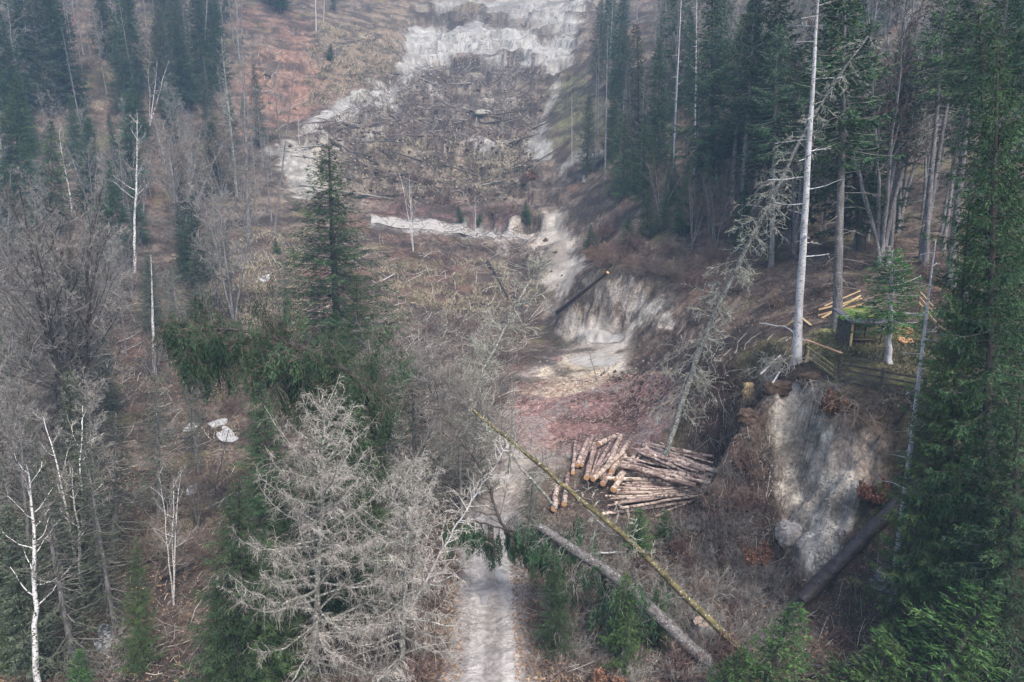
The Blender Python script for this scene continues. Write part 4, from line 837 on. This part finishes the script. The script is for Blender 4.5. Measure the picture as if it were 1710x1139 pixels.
litter('brushwood', 'dark brushwood covering debris and forest floor', [(Zdeb, 5200), (Zgul, 2600), (Zclr, 3600), (Zlow, 1400), (Zsl, 5000), (Zleft, 4200), (Zgrass, 900), ([(1150,420),(1600,400),(1600,470),(1180,500)], 900), ([(600,880),(745,880),(740,1139),(560,1139)], 1500), ([(640,300),(900,290),(900,440),(640,440)], 900)], 'twig_brown', (.4, 2.0), (.01, .03), seed=2, flat=.2)
litter('bark_litter', 'reddish bark strips and chips below the puddles', [(Zred, 6500), ([(900,740),(1230,700),(1260,860),(900,880)], 1500)], 'bark_strip', (.08, .45), (.012, .035), seed=3, flat=.05)
litter('grey_twigs', 'fine grey twigs on the ground', [(Zdeb, 2200), (Zclr, 2500), (Zleft, 2600), (Zlow, 500), (Zsl, 1200)], 'twig_grey', (.4, 1.8), (.008, .018), seed=4, flat=.35)
def leaves():
    rg = np.random.default_rng(5); Z = [(Zdeb, 5000), (Zleft, 7000), (Zclr, 2500), ([(700,860),(770,860),(770,1139),(700,1139)], 1500), ([(850,900),(960,900),(960,1139),(860,1139)], 2500), (Zlow, 1800), ([(1150,420),(1600,400),(1600,520),(1180,560)], 3000)]
    P = np.concatenate([scatter_px(z, n) for z, n in Z]); P[:, 2] += .04; mb = MB(); tufts(mb, P, nrm(rg.normal(size=P.shape) * [1, 1, .3]), .16, .11, 0, rg.random(len(P)), rg)
    link('fallen_leaves', mb.mesh('fallen_leaves', [M['leaf_brown']], False), kind='stuff', label='brown fallen leaves scattered on the ground')
leaves()
def grass():
    rg = np.random.default_rng(15); mb = MB()
    for Z, n, t in [([(620,440),(850,430),(850,540),(620,550)], 9000, 1), ([(400,380),(520,380),(520,560),(300,560)], 8000, 1), ([(-60,560),(400,600),(400,900),(-60,900)], 7000, .6), ([(1340,540),(1600,540),(1600,680),(1380,680)], 6000, .4), (Zdeb, 6000, .8), ([(530,40),(690,40),(640,170),(500,180)], 5000, .8), ([(600,230),(900,230),(880,330),(600,330)], 5000, .7)]:
        P = scatter_px(Z, n); sc = np.clip(P[:, 1:2] / 60, .7, 3); keep = vn(P[:, 0] * .5, P[:, 1] * .5, 4) > .42; P = P[keep]; sc = sc[keep]
        d = nrm(rg.normal(size=P.shape) * [.6, .6, .1] + [0, 0, .8]); tt = np.clip(t + rg.normal(0, .25, len(P)), 0, 1)
        side = nrm(np.cross(d, rg.normal(size=P.shape))); v = np.stack([P - side * .05 * sc, P + side * .05 * sc, P + d * sc * rg.uniform(.2, .42, (len(P), 1))], 1).reshape(-1, 3)
        mb.add(v, np.arange(len(v)).reshape(-1, 3), None, 0, np.repeat(tt, 3))
    link('grass', mb.mesh('grass', [M['dry_grass']], False), kind='stuff', label='dry yellow grass tufts')
grass()
def stones_():
    rg = np.random.default_rng(6); Z = [([(1250,760),(1440,800),(1400,970),(1320,900)], 500), ([(900,600),(1100,600),(1100,700),(900,700)], 300), ([(740,0),(1000,0),(900,130),(700,130)], 600), (Zdeb, 300), ([(740,880),(880,880),(880,1139),(740,1139)], 400)]
    P = np.concatenate([scatter_px(z, n) for z, n in Z]); n = len(P); r = rg.uniform(.03, .12, n) * np.clip(P[:, 1] / 45, .5, 4); r[-400:] *= .4
    o = np.array([(1,0,0),(-1,0,0),(0,1,0),(0,-1,0),(0,0,1),(0,0,-1)], float); v = (P[:, None] + o[None] * (r[:, None] * rg.uniform(.6, 1.2, (n, 6)))[..., None]).reshape(-1, 3)
    f = np.array([(0,2,4),(2,1,4),(1,3,4),(3,0,4),(2,0,5),(1,2,5),(3,1,5),(0,3,5)]); F = (f[None] + (np.arange(n) * 6)[:, None, None]).reshape(-1, 3)
    mb = MB(); mb.add(v, F); link('rubble', mb.mesh('rubble', [M['stone']], False), kind='stuff', label='small stones strewn over the scars and road')
stones_()
def clods():
    rg = np.random.default_rng(16); P = np.concatenate([scatter_px(z, n) for z, n in [([(600,340),(480,240),(700,120),(915,160),(880,300),(860,340)], 2200), ([(1130,600),(1290,620),(1290,860),(1330,950),(1200,900)], 500), ([(1000,620),(1130,620),(1130,690),(1040,680)], 350), ([(820,400),(930,400),(960,560),(900,560),(830,480)], 90)]]); n = len(P)
    r = rg.uniform(.06, .2, n) * np.clip(P[:, 1] / 60, .6, 2.3) * rg.choice([.6, 1, 1.7], n, p=[.5, .4, .1])
    o = np.array([(1,0,0),(-1,0,0),(0,1,0),(0,-1,0),(0,0,1),(0,0,-1),(.7,.7,.5),(-.7,.6,.4)], float); o6 = o[:6]; v = (P[:, None] + o6[None] * (r[:, None] * rg.uniform(.5, 1.4, (n, 6)))[..., None]).reshape(-1, 3)
    f = np.array([(0,2,4),(2,1,4),(1,3,4),(3,0,4),(2,0,5),(1,2,5),(3,1,5),(0,3,5)]); F = (f[None] + (np.arange(n) * 6)[:, None, None]).reshape(-1, 3)
    mb = MB(); mb.add(v, F, None, rg.integers(0, 2, n).repeat(8)); link('earth_clods', mb.mesh('earth_clods', [M['root'], M['soil']], False), kind='stuff', label='churned clods of earth')
clods()

# ---- logs
def log(px0, py0, px1, py1, z, r0, label, group, r1=None, name='log', mname='log_bark', seed=[100], zz=None, top=None, cat='log'):
    seed[0] += 1; a = at_z(px0, py0, z) if z is not None else hit(px0, py0) + [0, -.4, r0 * 1.3]; b = hit(px1, py1) + [0, -.4, r0 * 1.3] if z is None else at_z(px1, py1, zz if zz is not None else z); rg = np.random.default_rng(seed[0])
    u = np.linspace(0, 1, 7)[:, None]; Q = (b - a) * u; Q[1:-1] += rg.normal(0, .03, (5, 3)); mb = MB()
    mb.path(Q, r0 + ((r1 or r0 * .8) - r0) * u[:, 0], 10, 0, .5, .14, cap=1, seed=seed[0])
    for _ in range(rg.integers(1, 4)):
        f = rg.random(); p = a * 0 + (b - a) * f; d = nrm(rg.normal(size=3)); mb.segs([p], [p + d * (r0 + .10)], [.03], [.02], 4, 0)
    o = link(name, mb.mesh('log', [M[mname], M['wood_cut']])); o.location = a; tag(o, label, cat, group); return o
zg = float(hit(1100, 850)[2])
G1, G2, G3 = 'thin logs of the upper fan in the log pile', 'thin logs of the lower fan in the log pile', 'thick short logs at the left of the log pile'
rg0 = np.random.default_rng(44)
for k in range(34):
    f = k / 33; x0 = 1036 + 50 * f + rg0.normal(0, 9); y0 = 784 - 48 * f ** .8 + rg0.normal(0, 4); x1 = 1150 + 55 * rg0.random(); y1 = 812 - 44 * f + rg0.normal(0, 6)
    log(x0, y0, x1, y1, zg + .35 + .9 * rg0.random() + .4 * (1 - abs(f - .5)), rg0.choice([.06,.09,.12,.2]), 'slim peeled log of the upper fan in the log pile, pointing right', G1)
for k in range(24):
    f = k / 23; x0 = 1042 - 18 * f + rg0.normal(0, 12); y0 = 790 + 54 * f + rg0.normal(0, 4); x1 = 1180 + 24 * rg0.random() - 12 * f; y1 = 803 + 22 * f + rg0.normal(0, 5)
    log(x0, y0, x1, y1, zg + .25 + .6 * rg0.random(), rg0.choice([.06,.08,.11,.17]), 'slim peeled log of the lower fan in the log pile, pointing right', G2)
for k in range(17):
    f = k / 16; x0 = 962 + 70 * f + rg0.normal(0, 6); y0 = 794 + 2 * f + rg0.normal(0, 9); x1 = x0 + 8 + 34 * f + rg0.normal(0, 6); y1 = y0 - 44 - 10 * rg0.random()
    log(x0, y0, x1, y1, zg + .3 + .7 * rg0.random(), rg0.choice([.10,.14,.19,.25]), 'thick short log with orange cut face at the left end of the log pile', G3)
log(1040, 777, 1176, 799, zg + 1.2, .30, 'thickest grey brown log lying across the middle of the log pile', None, .26)
log(990, 800, 1042, 754, zg + 1.3, .24, 'grey barked log with fresh cut face resting on top of the left stack', None)
log(1024, 818, 1046, 784, zg + .9, .24, 'short whitish log propped against the lower fan', None)
log(998, 742, 1032, 726, zg + .5, .28, 'short red barked log behind the log pile', None)
log(1005, 858, 1155, 838, zg + .3, .13, 'long thin grey log lying in front of the log pile', None)
log(1095, 862, 1160, 834, zg + .3, .08, 'thin white pole lying crosswise in front of the log pile', None)
log(942, 842, 948, 790, zg + .4, .22, 'first upright looking log piece beside the mossy trunk', None)
log(925, 850, 930, 812, zg + .3, .24, 'pale cut log piece left of the mossy trunk', None)
o = log(1335, 1008, 1500, 843, None, .44, 'big dark wet trunk lying steeply at the foot of the clay scar', None, .36, mname='bark_wet', zz=7.0, cat='fallen log', name='fallen_log')
log(930, 522, 1015, 455, float(hit(930,522)[2]) + .6, .34, 'dark trunk slanting over the mud stream below the clay bank', None, .2, mname='bark_wet', zz=float(hit(1015,455)[2]) + 1.5, cat='fallen log', name='fallen_log')
log(815, 437, 850, 500, None, .22, 'dark rotten trunk on the tan grass edge', None, mname='bark_dark', zz=5.6, cat='fallen log', name='fallen_log')
log(845, 487, 880, 510, float(hit(860,500)[2])+.3, .20, 'short black trunk on the brown bank', None, mname='bark_dark', cat='fallen log', name='fallen_log')
log(985, 925, 1045, 922, 0.6, .07, 'thin white branch lying among bushes below the log pile', None, mname='bark_pale', cat='fallen branch', name='fallen_branch')
log(640, 468, 668, 452, float(hit(650,460)[2])+.2, .10, 'grey stick on the tan meadow left', None, mname='bark_pale', cat='fallen branch', name='fallen_branch')
log(268, 965, 350, 925, .4, .14, 'brown log lying in the left wood behind the pale larch', None, mname='bark_dark', cat='fallen log', name='fallen_log')
log(330, 1000, 400, 985, .3, .16, 'reddish brown log at the foot of the larch', None, mname='bark_dark', cat='fallen log', name='fallen_log')
log(60, 160, 140, 155, float(hit(100,158)[2])+.3, .3, 'dark fallen stem in the hazy left wood', None, mname='bark_dark', cat='fallen log', name='fallen_log')
log(420, 156, 455, 152, float(hit(440,155)[2])+.3, .25, 'pale log on the red brown slope', None, mname='bark_pale', cat='fallen log', name='fallen_log')
log(440, 123, 475, 138, float(hit(455,130)[2])+.3, .25, 'dark log on the red brown slope', None, mname='bark_dark', cat='fallen log', name='fallen_log')
for k, (a, b, c, d) in enumerate([(1345,570,1310,545),(1268,540,1330,548),(1270,625,1330,570),(1290,640,1325,590)]):
    h = hit((a + c) / 2, (b + d) / 2); log(a, b, c, d, h[2] + .25, .06, ['pale branch leaning on the tall pale trunk', 'white branch lying left of the tall pale trunk', 'long stick against the split trunk base', 'short stick on the root mound'][k], None, mname='bark_pale', cat='fallen branch', name='fallen_branch')
# trunks swept down over the upper landslide
for k in range(46):
    px = rg0.uniform(530, 900); py = rg0.uniform(120, 340) if px > 640 else rg0.uniform(200, 340); h = hit(px, py); a = rg0.normal(.1, .45) + (math.pi if rg0.random() < .5 else 0); L = rg0.uniform(5, 14)
    e = np.array([h[0] + math.cos(a) * L, h[1] + math.sin(a) * L * .5, 0]); e[2] = float(HZ(e[0], e[1])) + .5; h = h + [0, 0, .35]
    mb = MB(); Q = (e - h) * np.linspace(0, 1, 6)[:, None]; mb.path(Q, np.linspace(.26, .12, 6), 6, 0, .5, .1, cap=1); o = link('fallen_log', mb.mesh('trunk', [M[['bark_dark', 'twig_grey', 'bark_dark', 'twig_brown'][k % 4]], M['wood_cut']])); o.location = h
    tag(o, 'uprooted stem lying in the brown debris of the landslide', 'fallen log', 'stems in the landslide debris')

# ---- stumps and boulders
def stump(px, py, r, h, label, group=None, mname='bark_grey'):
    p = hit(px, py); e = bpy.data.objects.new('tree_stump', None); COL.objects.link(e); e.location = p; tag(e, label, 'stump', group)
    mb = MB(); zz = np.array([-.3, 0, .15, h * .6, h]); Q = np.c_[zz * 0, zz * .04, zz]; mb.path(Q, r * np.array([1.7, 1.45, 1.15, 1.0, .96]), 12, 0, .5, .2, seed=int(px)); link('bark', mb.mesh('bark', [M[mname]]), e)
    mc = MB(); mc.path(Q[-1:] + np.array([[0, 0, -.02], [0, 0, .02]]), [r * .93, r * .9], 12, 0, .5, .08, cap=0, seed=int(px)); link('cut_face', mc.mesh('cut_face', [M['old_cut']]), e)
stump(1475, 970, .45, .6, 'broad cut stump below the dark fallen trunk'); stump(1522, 940, .35, .5, 'small stump with fresh orange cut beside the slim blue grey trunk')
stump(1478, 442, .4, 1.9, 'tall broken grey stump behind the small bright spruce'); stump(1080, 418, .3, 1.2, 'broken grey stump in the thicket above the clay bank')
stump(1170, 1062, .5, .9, 'old grey root stump between the two crossing trunks'); stump(975, 303, .35, 1.2, 'grey stump on the slope right of the landslide')
for k, (px, py) in enumerate([(418,185),(428,200),(450,172),(492,182),(560,135),(600,70),(620,150),(640,100),(575,60),(610,170),(585,120),(470,160),(690,510),(775,520),(640,560),(720,455),(480,470)]):
    stump(px, py, .34, .4, 'fresh cut pale stump on the slope left of the landslide' if k < 12 else 'fresh cut pale stump on the meadow below the far forest road', 'stumps on the slope' if k < 12 else 'stumps on the meadow', 'bark_dark')
def boulder(px, py, s, label, mname='stone', name='boulder', cat='boulder', seed=0, sink=.25, group=None):
    import bmesh
    p = hit(px, py); bm = bmesh.new(); bmesh.ops.create_icosphere(bm, subdivisions=4, radius=1)
    V_ = np.array([v.co[:] for v in bm.verts]); n = fbm(V_[:, 0] * 1.3 + seed, V_[:, 1] * 1.3 + V_[:, 2] * 1.7, seed + 3, 4); m2 = ridge(V_[:, 0] * 2 + V_[:, 2] * 2, V_[:, 1] * 2 - V_[:, 2], seed + 9, 3)
    V_ = np.sign(V_) * np.abs(V_) ** .75 * (.45 + .75 * n + .32 * m2)[:, None] * np.array(s)
    for v, c in zip(bm.verts, V_): v.co = c
    me = bpy.data.meshes.new(name); bm.to_mesh(me); bm.free(); me.materials.append(M[mname]); o = link(name, me); o.location = p + [0, 0, s[2] * (1 - 2 * sink) * .5]; tag(o, label, cat, group)
boulder(1315, 895, (.75, .7, .8), 'large grey boulder of clay at the left foot of the scar', seed=1); boulder(1338, 912, (.28, .2, .16), 'small pale stone just below the clay boulder', seed=2)
boulder(1253, 660, (.65, .5, .75), 'straw coloured clump of roots hanging on the rim of the gully', 'straw', 'root_clump', 'root clump', 3)
boulder(1178, 1050, (.5, .5, .4), 'dark grey rock beside the grey fallen trunk', seed=4); boulder(805, 190, (2.2, 1.6, .8), 'pale clay block in the middle of the landslide', 'clay', 'clay_block', 'clay block', 5)
boulder(863, 567, (.9, .8, .8), 'rounded reddish rock beside the lichen tree', 'root', seed=6)
boulder(1300, 650, (1.1, .6, .5), 'torn dark root plate on the gully rim left of the scar', 'root', 'root_plate', 'root plate', 7); boulder(1248, 700, (.7, .5, .5), 'lower dark root mass at the upper left corner of the scar', 'root', 'root_plate', 'root plate', 8)
boulder(1350, 636, (.8, .5, .4), 'dark roots under the split trunk base', 'root', 'root_plate', 'root plate', 9)
# roots hanging over the scar edge
def roots():
    rg = np.random.default_rng(12)
    for k, (px, py) in enumerate([(1325, 612), (1265, 668), (1385, 655), (1440, 690), (1300, 625)]):
        out = []; p = hit(px, py) + [0, 0, .3]
        for _ in range(60):
            d = nrm(np.array([rg.normal(0, .8), -.5 + rg.normal(0, .3), -.5 + rg.normal(0, .5)])); grow(rg, out, rg.normal(0, .8, 3) * [1.2, .4, .4], d, rg.uniform(.8, 2.4), .035, 1, 3, -.12, .25, (0, .9, .6, 0), .010)
        o = np.array(out); mb = MB(); mb.segs(o[:, :3], o[:, 3:6], o[:, 6], o[:, 7], 3, 0); q = link('hanging_roots', mb.mesh('roots', [M['twig_brown' if k % 2 else 'twig_grey']], False)); q.location = p
        tag(q, ['torn roots below the split trunk at the top of the scar', 'torn roots at the upper left rim of the scar', 'roots and twigs hanging under the fence', 'pale branches hanging over the right rim of the scar', 'fine roots on the mound left of the split trunk'][k], 'roots')
roots()
# split wood at the tall trunk base
hb = hit(1330, 606); mb = MB(); pts = [(0, 0, 0), (.35, -.1, .05), (.22, -.15, 1.9), (.05, -.25, .2), (.3, -.25, .1)]
mb.add(np.array([(0,-.3,0),(.38,-.25,-.3),(.30,-.2,1.7),(.02,-.12,.3),(.2,-.42,.2)]), [(0,1,4),(1,2,4),(4,2,0),(0,2,3),(3,2,1),(0,3,1)]); o = link('wood_splinter', mb.mesh('splinter', [M['plank']], False)); o.location = hb + [.35, -.25, -.3]; tag(o, 'pale torn wood splinter at the base of the tall pale trunk', 'splinter')

# ---- fence, planks and shelter on the terrace
def pole_obj(nm, a, b, wd, hg, m, parent, org): mb = MB(); mb.beam(np.array(a) - org, np.array(b) - org, wd, hg); link(nm, mb.mesh(nm, [M[m]], False), parent)
def rail_fence(pl, hgt, label, nr=4, m='old_wood', tilt=0, post=.16, lift=0, end=True):
    B = [hit(*q[:2]) + [0, 0, (q[2] if len(q) > 2 else 0)] for q in pl]; org = B[0].copy(); e = bpy.data.objects.new('rail_fence', None); COL.objects.link(e); e.location = org; tag(e, label, 'fence')
    for b in B: pole_obj('post', b + [0, 0, -.2], b + [0, 0, hgt + .1], post, post, 'old_wood', e, org)
    for a, b in zip(B[:-1], B[1:]):
        for k in range(nr):
            z = hgt * (k + .6) / nr; pole_obj('rail', a + [0, -post * .62, z], b + [0, -post * .62, z + .03 * (k % 2)], .06, .14, m, e, org)
    return e
rail_fence([(1400, 640), (1470, 655), (1540, 668)], 1.5, 'dark weathered rail fence along the terrace edge above the scar', 4, post=.15)
rail_fence([(1393, 634), (1344, 598, .0)], 1.0, 'sagging mossy rail fence running from the corner post to the split trunk', 3, 'moss_rail', post=.12)
rail_fence([(1365, 532), (1437, 514)], 1.0, 'broken fence section with pale new rails beside the grey trunk', 2, 'plank', post=.10)
rail_fence([(1533, 510), (1565, 548), (1600, 575)], 1.3, 'fence section with pale new rails at the right of the grove', 3, 'plank', post=.10)
def plank(px0, py0, h0, px1, py1, h1, label, group=None):
    a = hit(px0, py0) + [0, 0, h0]; b = hit(px1, py1) + [0, 0, h1]; mb = MB(); mb.beam(a - a, b - a, .22, .06); o = link('plank', mb.mesh('plank', [M['plank']], False)); o.location = a; tag(o, label, 'plank', group)
plank(1372, 533, .1, 1436, 512, 1.0, 'pale new board sloping up right behind the grey trunk'); plank(1376, 520, .5, 1434, 508, 1.2, 'second pale board crossing above it behind the grey trunk')
plank(1312, 546, .1, 1335, 538, .5, 'short pale board left of the tall pale trunk'); plank(1338, 538, .4, 1354, 545, .1, 'short pale board right of the tall pale trunk')
plank(1345, 578, .5, 1402, 610, .9, 'long thin pale board resting on the corner fence post')
def shelter():
    a = hit(1420, 578); b = hit(1482, 583); org = a.copy(); e = bpy.data.objects.new('wooden_shelter', None); COL.objects.link(e); e.location = org; tag(e, 'small open wooden shelter with dark mossy roof inside the fenced grove', 'shelter')
    Wd = b[0] - a[0]; D = 2.2; z0 = -.1; Hh = 1.75
    for x in (0, Wd):
        for y in (0, D): mb = MB(); mb.beam((x, y, z0 - .3), (x, y, Hh + (.35 if y else 0)), .12, .12); link('post', mb.mesh('post', [M['plank' if (x == 0 and y == 0) else 'old_wood']], False), e)
    mb = MB()
    for k in range(9):
        x = Wd * (k + .5) / 9; mb.box((x, D + .06, Hh * .5 - .05), (Wd / 9 - .03, .03, Hh * .95))
    link('back_wall', mb.mesh('back_wall', [M['old_wood']], False), e)
    mb = MB()
    for k in range(5): mb.box((-.07, .25 + D * k / 5.2, Hh * .5 - .1), (.03, D / 5.6, Hh * .95))
    link('side_wall', mb.mesh('side_wall', [M['old_wood']], False), e)
    mr = MB(); tl = math.atan2(.35, D); Mx = Matrix.Rotation(tl, 3, 'X')
    mr.box((Wd / 2, D / 2 + .02, Hh + .26), (Wd + .7, D + .9, .08), Mx); link('roof', mr.mesh('roof', [M['roof']], False), e)
    mr = MB(); mr.box((Wd / 2 + .25, D / 2 + .45, Hh + .36), (Wd + .1, D - .1, .05), Mx); link('moss_cover', mr.mesh('moss', [M['moss_roof']], False), e)
    for nm, zz in (('bench_seat', .45), ('rail', .15)): mb = MB(); mb.beam((.1, .3, zz), (Wd - .1, .3, zz), .3 if zz > .3 else .08, .05); link(nm, mb.mesh(nm, [M['old_wood']], False), e)
shelter()
boulder(1507, 555, (.7, .5, .35), 'heap of orange sawdust and chips right of the shelter', 'wood_cut', 'wood_chip_heap', 'chip heap', 21); boulder(1512, 570, (.5, .4, .2), 'smaller orange chip heap in front of the larger one', 'wood_cut', 'wood_chip_heap', 'chip heap', 22)
# ---- water and snow
def sheet(name, poly, dz, m, sub=None, **kw):
    Q = plan(poly); c = Q.mean(0); n = 48; y_ok = 1
    an = np.linspace(0, 2 * math.pi, n, endpoint=False); pts = []
    per = np.r_[Q, Q[:1]]; sl_ = np.r_[0, np.cumsum(np.linalg.norm(np.diff(per, axis=0), axis=1))]; tt = np.linspace(0, sl_[-1], n, endpoint=False)
    B = np.stack([np.interp(tt, sl_, per[:, k]) for k in (0, 1)], 1)
    for _ in range(14): B = (np.roll(B, 1, 0) + 2 * B + np.roll(B, -1, 0)) / 4
    B = c + (B - c) * (1 + .5 * (fbm(B[:, 0] * 1.7, B[:, 1] * 1.7, 17, 3) - .5))[:, None]; B = c + (B - c) * (1 + .35 * (fbm(B[:, 0] * .8, B[:, 1] * .8, 7) - .5))[:, None]
    rings = [c + (B - c) * f for f in np.linspace(.03, 1, 24)]; P = np.concatenate(rings); k = kw.pop('flat', None)
    z = HZ(P[:, 0], P[:, 1]) + dz + (.10 if y_ok else .2) * (fbm(P[:, 0] * 1.4, P[:, 1] * 1.4, 27, 3) - .52)
    v = np.c_[P, z]; f = [(i * n + j, i * n + (j + 1) % n, (i + 1) * n + (j + 1) % n, (i + 1) * n + j) for i in range(23) for j in range(n)]
    me = mesh(name, v, None, f, [M[m]]); return link(name, me, **kw)
sheet('water', [(825,955),(848,950),(852,975),(835,985)], .03, 'puddle', kind='structure'); sheet('water', [(800,985),(812,980),(815,1010),(803,1012)], .03, 'puddle', kind='structure')
hp = hit(1005, 550); sheet('water', [(968,556),(1005,550),(1040,557),(1040,570),(1000,574),(975,568)], .09, 'mudwater', kind='structure')
sheet('water', [(945,595),(1000,588),(1040,600),(1020,615),(960,612)], .05, 'mudwater', kind='structure')
sheet('water', [(165,1040),(185,1035),(190,1060),(180,1100),(160,1095),(158,1065)], .06, 'brook', kind='structure')
for k, (P, lb) in enumerate([([(302,722),(318,706),(334,708),(322,722)], 'left white snow patch in the clearing'), ([(345,708),(375,698),(382,708),(358,716)], 'upper right white snow patch in the clearing'), ([(360,728),(378,710),(405,735),(380,742)], 'largest white snow patch in the clearing'),
        ([(308,820),(328,806),(330,826),(312,832)], 'small white patch below the others near the brook'), ([(430,462),(452,458),(450,470),(434,472)], 'tiny white patch left of the conical spruce')]):
    o = sheet('snow_patch', P, .08, 'snow'); tag(o, lb, 'snow patch')
# far forest road, a smooth graded band
def far_road():
    U_ = [(612,360),(660,366),(700,371),(750,378),(800,384),(850,386),(920,390)]; L_ = [(612,373),(660,379),(700,384),(750,390),(800,395),(850,396),(920,394)]
    A = hitN(*np.array(U_, float).T); B = hitN(*np.array(L_, float).T); u = np.linspace(0, 1, 60); uu = np.linspace(0, 1, 7); g = lambda Q: np.stack([np.convolve(np.pad(np.interp(u, uu, Q[:, k]), 6, 'edge'), np.ones(13) / 13, 'valid') for k in range(3)], 1)
    A, B = g(A), g(B); A[:, 2] = HZ(A[:, 0], A[:, 1]) + .06; B[:, 2] = HZ(B[:, 0], B[:, 1]) + .06
    e = 1.6 * (fbm(u * 14, u * 0 + 3, 5) - .5)[:, None]; A[:, :2] += (A - B)[:, :2] * e * .5; B[:, :2] -= (A - B)[:, :2] * e * .5
    rows = [A + (B - A) * f for f in np.linspace(0, 1, 7)]; n = 60; v = np.concatenate(rows); v[:, 2] = np.maximum(v[:, 2], HZ(v[:, 0], v[:, 1]) + .06); f = [(i * n + j, i * n + j + 1, (i + 1) * n + j + 1, (i + 1) * n + j) for i in range(6) for j in range(n - 1)]
    link('road', mesh('road', v, None, f, [M['road_gravel']]), kind='structure')
far_road()
# ---- air
zb, zt = float(GZ.min()) - 1.5, float(GZ.max()) + 8
bpy.ops.mesh.primitive_cube_add(size=1, location=(0, 330, (zb + zt) / 2)); hz = bpy.context.object; hz.name = 'haze'; hz.scale = (1700, 860, zt - zb); hz['kind'] = 'stuff'; hz['label'] = 'thin blue haze in the air'
m = bpy.data.materials.new('haze'); m.use_nodes = True; N = m.node_tree.nodes; N.remove(N['Principled BSDF']); v = N.new('ShaderNodeVolumePrincipled'); v.inputs['Color'].default_value = (.44, .70, 1.0, 1); v.inputs['Density'].default_value = .0007; v.inputs['Anisotropy'].default_value = 0
m.node_tree.links.new(v.outputs[0], N['Material Output'].inputs['Volume']); hz.data.materials.append(m)

_seen = {}
for _o in COL.objects:
    if _o.parent is None and 'label' in _o and 'category' in _o and 'group' not in _o:
        if _o['label'] in _seen: print('DUPLABEL', _o['label'])
        _seen[_o['label']] = 1
